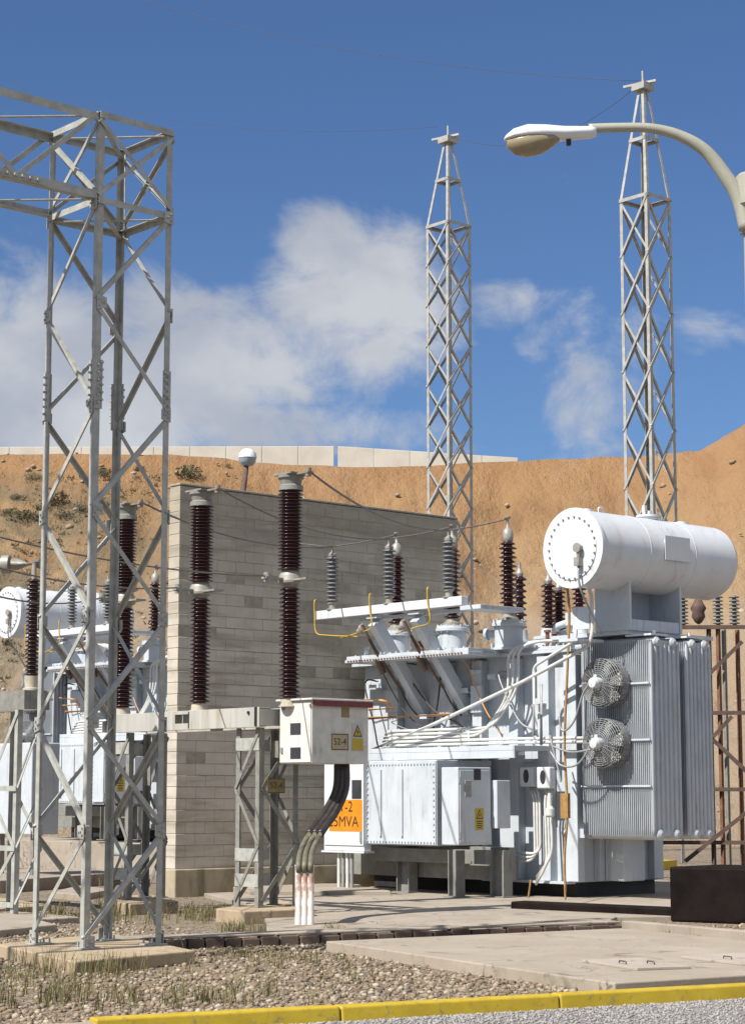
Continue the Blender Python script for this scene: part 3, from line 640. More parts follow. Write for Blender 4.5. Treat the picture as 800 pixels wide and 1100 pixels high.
for a, b, n in faces:
    for i in range(NP):
        p, q = (a, b) if i % 2 == 0 else (b, a)
        face_brace(cp(p, zn[i] - (.03 if i else 0)), cp(q, zn[i + 1] + .03), n, off=.014)
    for zz in (zT, zR):
        face_brace(cp(a, zz), cp(b, zz), n, .068, 'ring_beam', .020)
    face_brace(cp(a, zT - .06), cp(b, zR + .06), n, .045, 'brace', .013); face_brace(cp(b, zT - .06), cp(a, zR + .06), n, .045, 'brace', .024)
for zz in (zT - .03, zR - .03):
    for a, b in (('F', 'B'), ('L', 'R')):
        mb = MB(); mb.beam(cp(a, zz - (.03 if a == 'F' else 0)), cp(b, zz - (.03 if a == 'F' else 0)), .05, .008); tw.part(mb, 'plan_brace', M['galv'])
for a, b, n in faces:
    N_ = Vector(n); A3, B3 = Vector(cp(a, 0)), Vector(cp(b, 0)); along = (B3 - A3).normalized()
    for i in range(NP + 1):
        k_ = a if i % 2 == 0 else b; d_ = along if k_ == a else -along
        c_ = Vector(cp(k_, zn[i] + (.0 if i else -.02))) + N_ * .0245 + d_ * .055
        mb = MB(); mb.hexa([c_ + d_ * x + V(0, 0, z_) + N_ * t2 for t2 in (-.004, .004) for x, z_ in ((-.06, -.08), (.06, -.055), (.06, .055), (-.06, .08))])
        for x, z_ in ((-.03, -.035), (-.03, .035), (.03, 0), (0, .0)): mb.cyl(c_ + d_ * x + V(0, 0, z_) + N_ * .004, c_ + d_ * x + V(0, 0, z_) + N_ * .02, .011, 6)
        tw.part(mb, 'gusset_plate', M['galv'])
# the girder that leaves the tower towards the road side
gu = uF - 8.0
gird = MB(); ga = (gu, vF, zT)
for (y, z_, a, b) in ((vF, zT + .015, (0, 1, 0), (0, 0, -1)), (vF + SV, zT + .015, (0, -1, 0), (0, 0, -1)), (vF, zR + .015, (0, 1, 0), (0, 0, 1)), (vF + SV, zR + .015, (0, -1, 0), (0, 0, 1))):
    gird.angle((gu, y, z_), (uF - .012, y, z_), .09, .009, a, b)
go = tw.part(gird, 'girder', M['galv'])
nb = 8
for i in range(nb):
    xa = uF - i * 1.0; xb = uF - (i + 1) * 1.0
    for y, s_ in ((vF, -1), (vF + SV, 1)):
        mb = MB(); p, q = ((xa - .05, y + .014 * s_, zT - .02), (xb, y + .014 * s_, zR + .05)) if i % 2 == 0 else ((xa, y + .014 * s_, zR + .05), (xb, y + .014 * s_, zT - .02))
        mb.beam(p, q, .007, .055); tw.part(mb, 'girder_brace', M['galv'], go)
    for z_ in (zT - .02, zR + .004):
        mb = MB(); p, q = ((xa - .05, vF + .03, z_), (xb, vF + SV - .03, z_)) if i % 2 == 0 else ((xa - .05, vF + SV - .03, z_), (xb, vF + .03, z_))
        mb.beam(p, q, .055, .007); tw.part(mb, 'girder_brace', M['galv'], go)
mb = MB()
for i in range(8): mb.cyl((uF - .75 - .09 * i, vF - .002, zR + .06), (uF - .75 - .09 * i, vF - .04, zR + .06), .02, 6)
mb.box(uF - 1.5, uF - .65, vF - .012, vF - .001, zR + .02, zR + .10); tw.part(mb, 'splice_plate', M['galv'], go)

# ---------------------------------------------------------------- far lattice masts
def mast(cxpx, ytop, ycap, ywl, wl, wr, d, npan, label):
    """square mast with one corner to the viewer and a tapered peak"""
    ctr = PD(cxpx, ycap, d); u, v = ctr[0], ctr[1]; zc = D(cxpx, ywl, d)[2]; zt = D(cxpx, ycap, d)[2]
    a = wl; T = Thing('lattice_mast', label, 'lattice mast', (u, v, 0), group='tall lattice masts behind the yard')
    h = a / 2; cs = [(-h, -h), (h, -h), (h, h), (-h, h)]; th = .085; w = .095; t_ = .11
    for (x, y) in cs:
        mb = MB(); sx_, sy_ = -1 if x > 0 else 1, -1 if y > 0 else 1
        mb.angle((u + x, v + y, 0), (u + x, v + y, zc), w, .014, (sx_, 0, 0), (0, sy_, 0))
        mb.angle((u + x, v + y, zc), (u + x * t_ * 1.6, v + y * t_ * 1.6, zt), w * .85, .012, (sx_, 0, 0), (0, sy_, 0)); T.part(mb, 'leg', M['mast'])
    P = (zc - .3) / npan
    def bar(p, q, n, nm='brace', w_=.058):
        n = Vector(n); mb = MB(); p = Vector(p) + n * .02; q = Vector(q) + n * .02; dd = (q - p).normalized(); s_ = dd.cross(n)
        mb.angle(p - s_ * w_ * .5, q - s_ * w_ * .5, w_, .01, s_, -n); T.part(mb, nm, M['mast'])
    nr = [(0, -1, 0), (1, 0, 0), (0, 1, 0), (-1, 0, 0)]
    for i in range(npan):
        z0, z1 = .3 + P * i, .3 + P * (i + 1)
        for k in range(4):
            p, q = cs[k], cs[(k + 1) % 4]
            if k in (0, 3) : lo, hi = p, q
            else: lo, hi = (q, p) if k == 1 else (p, q)
            if k == 3: lo, hi = p, q                       # all read as rising to the right from the front
            if z1 > 6.2:
                bar((u + lo[0], v + lo[1], z0), (u + hi[0], v + hi[1], z1), nr[k])
                n_ = Vector(nr[k]) * -.03; bar(Vector((u + hi[0], v + hi[1], z0)) + n_, Vector((u + lo[0], v + lo[1], z1)) + n_, nr[k])
    zm = zc + (zt - zc) * .52; fm = 1 - (1 - t_ * 1.6) * .52
    for zz, f_ in ((zc, 1.0), (zm, fm)):
        for k in range(4):
            p, q = cs[k], cs[(k + 1) % 4]; bar((u + p[0] * f_, v + p[1] * f_, zz), (u + q[0] * f_, v + q[1] * f_, zz), nr[k], 'ring_beam', .09)
    for k in range(4):
        p, q = cs[k], cs[(k + 1) % 4]
        bar((u + p[0], v + p[1], zc), (u + q[0] * fm, v + q[1] * fm, zm), (0, 0, 0), 'peak_brace', .06); bar((u + q[0], v + q[1], zc), (u + p[0] * fm, v + p[1] * fm, zm), (0, 0, 0), 'peak_brace', .06)
    f2 = t_ * 1.6 * h + .05
    mb = MB(); mb.box(u - f2 - .08, u + f2 + .08, v - f2 - .08, v + f2 + .08, zt - .12, zt + .06); mb.beam((u - .12, v + .55, zt + .1), (u + .12, v - .35, zt + .1), .07, .06); mb.cyl((u, v, zt + .06), (u, v, zt + .42), .03, 8); T.part(mb, 'peak_cap', M['mast'])
    x, y = W2(u, v); return (x, y, zt + .15)
MT1 = mast(481, 137, 150, 244, .92, .92, 57.0, 15, 'middle lattice mast rising behind the block wall')
MT2 = mast(690, 76, 93, 216, .93, .93, 50.5, 11, 'tallest lattice mast rising behind the white conservator tank')

# ---------------------------------------------------------------- street lamps
ld_ = 17.2
pole_b = D(808.5, 250, ld_)
T = Thing('street_lamp', 'curved-arm street lamp with a white head at upper right', 'street lamp', (pole_b[0], pole_b[1], 0), rot=0)
zp = D(794, 190, ld_)[2]
mb = MB(); mb.lathe([(.105, 0), (.105, .9), (.10, 1.0), (.085, zp - .3), (.14, zp - .26), (.14, zp), (.12, zp + .02)], (pole_b[0], pole_b[1], 0), (0, 0, 1), 20); mb.box(pole_b[0] - .2, pole_b[0] + .2, pole_b[1] - .2, pole_b[1] + .2, 0, .03); T.part(mb, 'pole', M['lamp_pole'])
ap = smooth_path([D(803, 250, ld_), D(794, 215, ld_), D(778, 188, ld_), D(757, 162, ld_), D(730, 146, ld_), D(700, 138, ld_), D(670, 137, ld_), D(632, 138, ld_)], 6)
nA = len(ap); mb = MB(); mb.tube(ap, [.075 - .033 * min(1, i / (nA - 1) * 1.3) for i in range(nA)], 14); T.part(mb, 'arm', M['lamp_pole'])
# head: lofted shell along -x with a bowl below
def loft(secs, n=16, half=None):
    mb = MB(); rows = []
    for (c, ry, rzu, rzd) in secs:
        row = []
        for k in range(n):
            an = 2 * math.pi * k / n; y = math.cos(an) * ry; zz = math.sin(an); row.append((c[0], c[1] + y, c[2] + zz * (rzu if zz > 0 else rzd)))
        rows.append(row)
    vs = [p for r_ in rows for p in r_]; fs = [(i * n + k, (i + 1) * n + k, (i + 1) * n + (k + 1) % n, i * n + (k + 1) % n) for i in range(len(rows) - 1) for k in range(n)]
    mb.add(vs, fs, True); mb.f += [tuple(range(n)), tuple(range(len(vs) - n, len(vs)))[::-1]]; mb.sm += [False, False]; return mb
h0 = Vector(D(640, 142, ld_)); h1 = Vector(D(541, 150, ld_))
def hp(t_): return h0.lerp(h1, t_)
sh = loft([(hp(0), .05, .045, .04), (hp(.06), .075, .055, .05), (hp(.35), .10, .075, .05), (hp(.55), .14, .10, .04), (hp(.75), .155, .115, .03), (hp(.9), .125, .085, .02), (hp(.98), .06, .035, .012), (hp(1.0), .02, .01, .005)])
hd = T.part(sh, 'lamp_head', M['lamp_white'])
dz = V(0, 0, -.035)
bw = loft([(hp(.40) + dz, .04, .02, .02), (hp(.46) + dz, .10, .03, .06), (hp(.6) + dz, .135, .04, .125), (hp(.75) + dz, .145, .04, .14), (hp(.88) + dz, .11, .04, .11), (hp(.97) + dz, .05, .03, .04)])
T.part(bw, 'lamp_bowl', M['lamp_lens'], hd)
mb = MB(); mb.box(hp(.3).x - .02, hp(.3).x + .02, ld_ - .02, ld_ + .02, hp(.3).z - .10, hp(.3).z - .03); T.part(mb, 'latch', M['dark'], hd)

gl = D(266, 492, 44); T = Thing('globe_lamp', 'small round-headed lamp peeping over the block wall', 'lamp', (gl[0], gl[1], 0), rot=0)
mb = MB(); mb.tube([(gl[0] - .16, gl[1], 0), (gl[0] - .13, gl[1], gl[2] - 1.2), (gl[0] - .02, gl[1], gl[2] - .1)], .06, 10); T.part(mb, 'pole', M['rust_dark'])
mb = MB(); mb.lathe([(.02, .21), (.12, .19), (.19, .1), (.205, 0)][::-1], (gl[0], gl[1], gl[2]), (0, 0, 1), 20, False); hd = T.part(mb, 'lamp_shell', M['lamp_white'])
mb = MB(); mb.lathe([(.03, -.19), (.12, -.165), (.18, -.09), (.195, -.002)], (gl[0], gl[1], gl[2]), (0, 0, 1), 20, False); T.part(mb, 'lamp_bowl', M['shade_blue'], hd)

# ---------------------------------------------------------------- warning sign helper (yellow triangle with a flash)
def warn_sign(T, parent, c, xdir, h, back='sign_yellow'):
    """c = centre (u,v,z) just proud of a face whose right-hand direction is xdir"""
    X = Vector(xdir); Z = V(0, 0, 1); N = X.cross(Z); c = Vector(c); w = h * .55
    def quad(mb, x0, x1, z0, z1, d0, d1):
        P = [c + X * x + Z * z_ + N * d for d in (d0, d1) for x, z_ in ((x0, z0), (x1, z0), (x1, z1), (x0, z1))]; mb.hexa(P)
    mb = MB(); quad(mb, -w / 2, w / 2, -h / 2, h / 2, 0, .003); pl = T.part(mb, 'warning_sign', M[back])
    mb = MB()
    t = [(-w * .40, h * .02), (w * .40, h * .02), (0, h * .46)]
    for (a, b, col, d0, d1) in ((1.0, None, 'ink', .0035, .005),):
        P = [c + X * x + Z * z_ + N * d for d in (d0, d1) for x, z_ in t]; mb.add(P, [(2, 1, 0), (3, 4, 5), (0, 1, 4, 3), (1, 2, 5, 4), (2, 0, 3, 5)])
    T.part(mb, 'triangle_border', M['ink'], pl)
    mb = MB(); cx_, cz_ = 0, h * .165; P = [c + X * (cx_ + (x - cx_) * .74) + Z * (cz_ + (z_ - cz_) * .74) + N * d for d in (.0055, .0065) for x, z_ in t]
    mb.add(P, [(2, 1, 0), (3, 4, 5), (0, 1, 4, 3), (1, 2, 5, 4), (2, 0, 3, 5)]); T.part(mb, 'triangle_field', M['sign_yellow'], pl)
    mb = MB(); fl = [(.01, .30), (-.05, .17), (.0, .18), (-.03, .06), (.06, .21), (.01, .20)]
    P = [c + X * (x * h) + Z * (z_ * h) + N * d for d in (.007, .008) for x, z_ in fl]; n = 6
    mb.add(P, [tuple(range(n))[::-1], tuple(range(n, 2 * n))]); 
    T.part(mb, 'flash_symbol', M['ink'], pl)
    mb = MB()
    for i, ww in enumerate((.36, .30, .34, .26)): quad(mb, -w * ww, w * ww, -h * (.10 + i * .095) - h * .02, -h * (.10 + i * .095) + h * .02, .0035, .0045)
    T.part(mb, 'small_print', M['ink'], pl)
    return pl
def frame_plate(T, parent, c, xdir, w, h, mat, inkm, body, size, th=.006):
    X = Vector(xdir); Z = V(0, 0, 1); N = X.cross(Z); c = Vector(c)
    def quad(mb, x0, x1, z0, z1, d0, d1): mb.hexa([c + X * x + Z * z_ + N * d for d in (d0, d1) for x, z_ in ((x0, z0), (x1, z0), (x1, z1), (x0, z1))])
    mb = MB(); quad(mb, -w / 2, w / 2, -h / 2, h / 2, 0, th); pl = T.part(mb, 'number_plate', mat, parent)
    mb = MB(); b = .014
    for q in ((-w / 2 + .004, w / 2 - .004, h / 2 - b, h / 2 - .004), (-w / 2 + .004, w / 2 - .004, -h / 2 + .004, -h / 2 + b), (-w / 2 + .004, -w / 2 + b, -h / 2 + b, h / 2 - b), (w / 2 - b, w / 2 - .004, -h / 2 + b, h / 2 - b)): quad(mb, *q, th + .0005, th + .002)
    text_mb(mb, body, size, c + N * (th + .002), X, Z, .001); T.part(mb, 'lettering', inkm, pl) if parent is None else T.part(mb, 'lettering', inkm, parent)
    return pl

# ---------------------------------------------------------------- circuit breaker
UB = 17.2
br = Thing('circuit_breaker', 'three-pole circuit breaker with brown stacked insulators on a steel beam', 'circuit breaker', (17.3, 23.2, .17))
vL = PU(118, 770, UB - .35)[1]; vRt = 21.38; zb1, zb0 = PU(250, 761, UB - .3)[2], PU(250, 782, UB - .3)[2]
u0b, u1b = UB - .32, UB + .32
mb = MB(); holes = [(PU(202, 772, u0b)[1], PU(188, 772, u0b)[1])]
hv0, hv1 = holes[0]
mb.box(u0b, u0b + .012, hv1, vL, zb0, zb1); mb.box(u0b, u0b + .012, vRt, hv0, zb0, zb1); mb.box(u0b, u0b + .012, hv0, hv1, zb0, zb0 + .09); mb.box(u0b, u0b + .012, hv0, hv1, zb1 - .05, zb1)
mb.box(u0b + .013, u0b + .2, vRt, vL, zb1 - .012, zb1 - .002); mb.box(u0b + .013, u0b + .12, vRt, vL, zb0 + .002, zb0 + .014)
mb.box(u1b - .012, u1b, vRt, vL, zb0, zb1); mb.box(u1b - .2, u1b - .013, vRt, vL, zb1 - .012, zb1 - .002)
for vv in (vRt + .01, (vRt + vL) / 2, vL - .01): mb.box(u0b + .0125, u1b - .0125, vv - .006, vv + .006, zb0 + .02, zb1 - .02)
bo = br.part(mb, 'beam', M['galv_old'], bev=.003)
mb = MB(); mb.box(u0b - .006, u0b - .0005, hv0 - .03, hv0 - .01, zb0 + .02, zb1 - .02); mb.box(u0b - .02, u0b - .0005, 21.42, 21.46, zb0 + .01, zb1 + .0); mb.cyl((u0b - .02, 21.6, zb1 - .07), (u0b - .0005, 21.6, zb1 - .07), .022, 10); br.part(mb, 'bolt', M['dark'], bo)
cols_v = [PU(133, 700, UB)[1], PU(215, 700, UB)[1], PU(311.5, 700, UB)[1]]
zm0, zm1, ztp = 4.50, 4.62, 5.96
first = None
for i, cv in enumerate(cols_v):
    if first is None:
        root = bpy.data.objects.new('insulator_pole', None); COL.objects.link(root); root.parent = br.e; root.location = (0, 0, 0)
        ps = []
        mb = MB(); mb.lathe([(.15, zb1), (.15, zb1 + .015), (.12, zb1 + .02), (.115, zb1 + .11), (.10, zb1 + .12)], (UB, cv, 0), (0, 0, 1), 24); ps.append(br.part(mb, 'base_collar', M['glaze_cream'], root))
        z0 = zb1 + .12; mb = MB(); mb.lathe([(r, t + z0) for r, t in sheds(.095, .155, zm0 - .05 - z0, 26, .145)], (UB, cv, 0), (0, 0, 1), 28, False); ps.append(br.part(mb, 'lower_insulator', M['porcelain'], root))
        mb = MB(); mb.lathe([(.10, zm0 - .06), (.12, zm0 - .02), (.165, zm0 + .01), (.17, zm0 + .04), (.155, zm1 - .01), (.12, zm1 + .05), (.10, zm1 + .08)], (UB, cv, 0), (0, 0, 1), 26)
        mb.box(UB - .08, UB + .10, cv - .42, cv - .14, zm0 + .03, zm0 + .055); mb.box(UB - .46, UB - .17, cv - .05, cv + .05, zm0 + .04, zm0 + .07); mb.cyl((UB - .40, cv, zm0 + .0), (UB - .40, cv, zm0 + .13), .05, 10); ps.append(br.part(mb, 'middle_flange', M['flange'], root))
        z0 = zm1 + .06; mb = MB(); mb.lathe([(r, t + z0) for r, t in sheds(.12, .178, ztp - .16 - z0, 24, .17)], (UB, cv, 0), (0, 0, 1), 28, False); ps.append(br.part(mb, 'upper_insulator', M['porcelain'], root))
        mb = MB(); mb.lathe([(.17, ztp - .18), (.17, ztp - .12), (.14, ztp - .10), (.155, ztp - .03), (.18, ztp - .01), (.18, ztp + .03)], (UB, cv, 0), (0, 0, 1), 26)
        mb.box(UB - .16, UB + .16, cv - .19, cv + .19, ztp + .03, ztp + .055); mb.box(UB - .05, UB + .05, cv - .42, cv - .15, ztp + .02, ztp + .045); mb.cyl((UB, cv - .37, ztp - .02), (UB, cv - .37, ztp + .09), .045, 10); ps.append(br.part(mb, 'top_terminal', M['galv_dark'], root))
        first = (root, ps, cv)
    else:
        r2 = first[0].copy(); COL.objects.link(r2); r2.parent = br.e; r2.location = (0, cv - first[2], 0)
        for p in first[1]:
            c2 = p.copy(); COL.objects.link(c2); c2.parent = r2
# support frames
def support(v0, v1, zt, ub0=16.98, ub1=17.66, sign=False):
    rt = bpy.data.objects.new('support_frame', None); COL.objects.link(rt); rt.parent = br.e
    mb = MB()
    for (x, y, a, b) in ((ub0, v0, 1, 1), (ub1, v0, -1, 1), (ub0, v1, 1, -1), (ub1, v1, -1, -1)):
        mb.angle((x, y, .17), (x, y, zt), .085, .009, (a, 0, 0), (0, b, 0)); mb.box(x - .03 * a, x + .12 * a, y - .03 * b, y + .12 * b, .1715, .185)
    br.part(mb, 'post', M['galv_dark'], rt)
    for z_ in (.44, .78, 2.26):
        mb = MB(); mb.box(ub0 - .009, ub0 - .001, v0 + .002, v1 - .002, z_, z_ + .17); br.part(mb, 'batten_plate', M['galv'], rt)
        mb = MB(); mb.box(ub0 + .003, ub1 - .003, v1 + .001, v1 + .009, z_, z_ + .16); br.part(mb, 'batten_plate', M['galv'], rt)
    mb = MB(); hs = [.25, 1.0, 1.75, zt - .05]
    for k in range(3):
        for vv, o_ in ((v0 - .012, -1), (v1 + .016, 1)):
            p, q = ((ub0 + .05, vv, hs[k]), (ub1 - .02, vv, hs[k + 1])) if k % 2 == 0 else ((ub1 - .02, vv, hs[k]), (ub0 + .05, vv, hs[k + 1]))
            mb.beam(p, q, .008, .06)
        p, q = ((ub1 + .012, v0, hs[k]), (ub1 + .012, v1, hs[k + 1])) if k % 2 else ((ub1 + .012, v1, hs[k]), (ub1 + .012, v0, hs[k + 1])); mb.beam(p, q, .008, .06)
        p, q = ((ub0 - .016, v0, hs[k]), (ub0 - .016, v1, hs[k + 1])) if k % 2 else ((ub0 - .016, v1, hs[k]), (ub0 - .016, v0, hs[k + 1])); mb.beam(p, q, .008, .05)
    br.part(mb, 'diagonal_brace', M['galv_dark'], rt)
    return rt
vs0 = PU(278, 900, 16.98)[1]; vs1 = PU(253, 900, 16.98)[1]
support(vs0, vs1, zb0 - .002)
support(24.55, 25.05, zb0 - .002)
pc = PV(296.5, 844, vs0 - .03)
np_ = frame_plate(br, None, (pc[0], vs0 - .03, pc[2]), (1, 0, 0), .30, .20, M['sign_brown'], M['ink_brown'], '52-4', .12)
np_['label'] = 'small tarnished number plate on the support frame'
# mechanism box at the near end of the beam
ub = UB - .02; va, vb = PU(335, 780, ub)[1], PU(301, 780, ub)[1]; zc0, zc1 = PU(335, 820, ub)[2], PU(335, 752, ub)[2]; ue = PV(395, 785, va)[0]
mb = MB(); mb.box(ub, ue, va, vb, zc0, zc1); cb = br.part(mb, 'control_box', M['cream'], bev=.012)
mb = MB(); mb.box(ub + .0, ue - .0, va - .006, va - .001, zc0 + .005, zc1 - .005); br.part(mb, 'side_panel', M['paint_old'], cb)
mb = MB(); mb.box(ub - .05, ue + .06, va - .055, vb + .04, zc1 + .001, zc1 + .028); br.part(mb, 'lid', M['cream'], cb, bev=.008)
mb = MB(); mb.hexa([(ub + .01, va - .05, zc1 - .075), (ue + .05, va - .05, zc1 - .075), (ue + .05, va - .008, zc1 - .075), (ub + .01, va - .008, zc1 - .075), (ub + .01, va - .05, zc1), (ue + .05, va - .05, zc1), (ue + .05, va - .008, zc1), (ub + .01, va - .008, zc1)]); br.part(mb, 'lid_edge', M['maroon'], cb)
mb = MB(); mb.box(ub - .014, ub - .001, va + .01, vb - .01, zc0 + .015, zc1 - .02); dr = br.part(mb, 'door', M['cream'], cb, bev=.006)
for yy0, yy1 in ((777, 789), (803, 815)):
    a = PU(312, yy0, ub - .015); b = PU(323, yy1, ub - .015)
    mb = MB(); mb.box(ub - .02, ub - .0145, a[1], b[1], a[2], b[2]); br.part(mb, 'window', M['glass'], cb, bev=.003)
mb = MB()
for (x, y) in ((305, 760), (303, 806)):
    a = PU(x, y, ub - .015); mb.box(ub - .035, ub - .0145, a[1] - .02, a[1] + .02, a[2] - .035, a[2] + .035)
mb.box(ub - .03, ub - .0145, va - .0, va + .03, zc1 - .09, zc1 - .05); br.part(mb, 'latch', M['conduit_grey'], cb)
a = PV(365, 797, va - .01); p = frame_plate(br, cb, (a[0], va - .0065, a[2]), (1, 0, 0), .30, .22, M['sign_beige'], M['ink_brown'], '52-4', .125); p['label'] = 'beige number plate reading 52-4'
a = PV(384, 792, va - .01); w_ = warn_sign(br, cb, (a[0], va - .0065, a[2]), (1, 0, 0), .37, 'sign_white'); w_.name = 'warning_sign'
mb = MB(); mb.box(a[0] - .095, a[0] + .095, va - .0125, va - .0118, a[2] - .175, a[2] - .015); br.part(mb, 'yellow_field', M['sign_yellow'], w_)
mb = MB(); a = PV(371, 765, va - .01); mb.box(a[0] - .07, a[0] + .07, va - .011, va - .0065, a[2] - .07, a[2] + .06); br.part(mb, 'sticker', M['sign_brown'], cb)
# cables from the box down into the conduits
pipes = [(320.5, 995), (327, 995), (333.5, 995)]
pb = [PD(x, 995, 24.9 + .05 * i) for i, (x, _) in enumerate(pipes)]
pb = [(p[0], p[1], 0.0) for p in [PG(x, y, .05) for x, y in pipes]]
zpt = PU(327, 929, pb[1][0])[2]
for i, p in enumerate(pb):
    o_ = 5.2 * (i - 1); da = 27.45; db = 26.2
    x0, y0_, _z = PD(367 + o_ * .9, 822, da)
    path = smooth_path([(x0, y0_, zc0 + .02), PD(366 + o_, 848, da - .1), PD(355 + o_ * 1.1, 872, da - .35), PD(340 + o_ * 1.15, 893, da - .7), PD(330 + o_ * 1.2, 912, db), (p[0], p[1], zpt + .03), (p[0], p[1], zpt - .1)], 6)
    k = int(len(path) * .52); mb = MB(); mb.tube(path[:k + 1], .049, 10); br.part(mb, 'cable', M['rubber'])
    mb = MB(); mb.tube(path[k:], .036, 10); br.part(mb, 'cable_sheath', M['olive'])
for i, p in enumerate(pb):
    mb = MB(); mb.lathe([(.043, 0), (.043, zpt - .02), (.048, zpt - .018), (.048, zpt)], (*p[:2], 0), (0, 0, 1), 16)
    single(mb, 'conduit_pipe', M['white_rust'], ['leftmost', 'middle', 'rightmost'][i] + ' of three rust-stained white conduit pipes below the control box', 'conduit pipe', (*p[:2], 0), group='rusty white conduits standing by the edging')

# ---------------------------------------------------------------- power transformers
def transformer(off, side, label, detail=True):
    T = Thing('power_transformer', label, 'transformer', (24.7, 24.4, 0), group='power transformers', off=off)
    def gv(v): return v if side < 0 else 49.0 - v       # radiators and conservator on the near or far end
    U0, U1, Va, Vb, Z0, Z1 = 23.7, 25.8, 21.95, 27.0, .30, 4.02
    mb = MB(); mb.box(U0, U1, Va, Vb, Z0, Z1); tank = T.part(mb, 'tank', M['paint'], bev=.02)
    mb = MB()
    for xpx, w in ((612, .26), (583, .25), (551, .20), (512, .22), (478, .22), (422, .22)):
        vv = PU(xpx, 800, U0 - .16)[1]; mb.box(U0 - .16, U0 - .001, vv - w / 2, vv + w / 2, Z0 + .02, Z1 - .14)
    for uu in (24.2, 24.9, 25.5): mb.box(uu - .1, uu + .1, Va - .14, Va - .001, Z0 + .02, Z1 - .14); mb.box(uu - .1, uu + .1, Vb + .001, Vb + .14, Z0 + .02, Z1 - .14)
    T.part(mb, 'stiffener_rib', M['paint'], tank, bev=.01)
    mb = MB(); mb.prism([(U0 - .2, Va - .12), (U1 + .12, Va - .12), (U1 + .12, Vb + .12), (U0 - .2, Vb + .12), (U0 - .2, 26.4), (U0 - .98, 26.4), (U0 - .98, 23.35), (U0 - .2, 23.35)], Z1 - .10, Z1 - .05); mb.prism([(U0 - .18, Va - .1), (U1 + .1, Va - .1), (U1 + .1, Vb + .1), (U0 - .18, Vb + .1), (U0 - .18, 26.38), (U0 - .96, 26.38), (U0 - .96, 23.37), (U0 - .18, 23.37)], Z1 - .046, Z1 + .01)
    for i in range(34):
        vv = Va + (Vb - Va) * (i + .5) / 34; uu = U0 - .92 if 23.4 < vv < 26.3 else U0 - .15; mb.cyl((uu, vv, Z1 + .01), (uu, vv, Z1 + .04), .018, 6)
    lid = T.part(mb, 'tank_lid', M['paint'], bev=.005)
    mb = MB(); mb.box(U0 + .12, U1 - .1, Va + .12, Vb - .12, 0.06, Z0); T.part(mb, 'base_skid', M['dark'])  # near-black colour stands in for the shaded gap under the tank
    mb = MB(); mb.box(U0 - .22, U0 - .001, Va + .02, Va + 1.9, Z0 - .02, Z0 + .02); T.part(mb, 'base_flange', M['paint'], tank)
    # HV turrets and brown bushings
    ut = 23.6; tv = [PU(x, 680, ut)[1] for x in (426, 486, 546)]
    for i, vv in enumerate(tv):
        mb = MB(); mb.lathe([(.27, Z1 + .0), (.27, Z1 + .04), (.235, Z1 + .05), (.235, 4.40), (.29, 4.41), (.29, 4.46), (.27, 4.47), (.27, 4.50)], (ut, vv, 0), (0, 0, 1), 28)
        for k in range(14):
            an = k * math.pi / 7; mb.cyl((ut + .262 * math.cos(an), vv + .262 * math.sin(an), 4.38), (ut + .262 * math.cos(an), vv + .262 * math.sin(an), 4.52), .014, 6)
        mb.cyl((ut - .02, vv + .2, 4.30), (ut - .10, vv + .42, 4.30), .07, 12); mb.cyl((ut - .09, vv + .38, 4.30), (ut - .11, vv + .43, 4.30), .10, 12)
        tu = T.part(mb, 'turret', M['paint'])
        z0 = 4.62; mb = MB(); mb.lathe([(.17, 4.50), (.17, 4.55), (.12, 4.57), (.11, 4.63)], (ut, vv, 0), (0, 0, 1), 22); T.part(mb, 'bushing_flange', M['flange'], tu)
        mb = MB(); mb.lathe([(r, t_ + z0) for r, t_ in sheds(.075, .15, 1.20, 16, .125)], (ut, vv, 0), (0, 0, 1), 24, False); T.part(mb, 'bushing', M['porcelain'], tu)
        mb = MB(); mb.lathe([(.06, 5.80), (.085, 5.83), (.095, 5.90), (.085, 6.0), (.04, 6.05), (.025, 6.06), (.025, 6.2), (.05, 6.2), (.05, 6.24)], (ut, vv, 0), (0, 0, 1), 18, False); T.part(mb, 'bushing_cap', M['flange'], tu)
    # smaller bushings behind
    for xpx, ub_, z0, hh in ((558, 25.45, 4.55, .95), (589, 25.2, 4.50, .78), (622, 25.2, 4.45, .72), (600, 25.6, 4.5, .7)):
        vv = PU(xpx, 660, ub_)[1]
        mb = MB(); mb.lathe([(.24, Z1), (.24, 4.30), (.27, 4.31), (.27, 4.36), (.15, 4.37), (.13, z0)], (ub_, vv, 0), (0, 0, 1), 22); tu = T.part(mb, 'turret', M['paint'])
        mb = MB(); mb.lathe([(r, t_ + z0) for r, t_ in sheds(.065, .13, hh, 9, .115)], (ub_, vv, 0), (0, 0, 1), 20, False); T.part(mb, 'bushing', M['porcelain'], tu)
        mb = MB(); mb.lathe([(.06, z0 + hh), (.07, z0 + hh + .05), (.03, z0 + hh + .14), (.025, z0 + hh + .25)], (ub_, vv, 0), (0, 0, 1), 14); T.part(mb, 'bushing_cap', M['flange'], tu)
    # arrester rail on inclined brackets
    ua = 22.5; rv0, rv1 = PU(499, 650, ua)[1], PU(341, 660, ua)[1]; rz = 4.76
    mb = MB(); mb.box(ua - .075, ua + .075, rv0, rv1, rz - .075, rz + .075); rail = T.part(mb, 'arrester_rail', M['paint_white'], bev=.008)
    mb = MB(); mb.box(ua - .09, ua + .9, rv0 - .45, rv0 + .02, rz - .16, rz - .09); mb.box(ua + .1, ua + .16, rv0 - .05, rv1 - .75, rz - .16, rz - .10)
    T.part(mb, 'rail_bracket', M['paint'], rail, bev=.005)
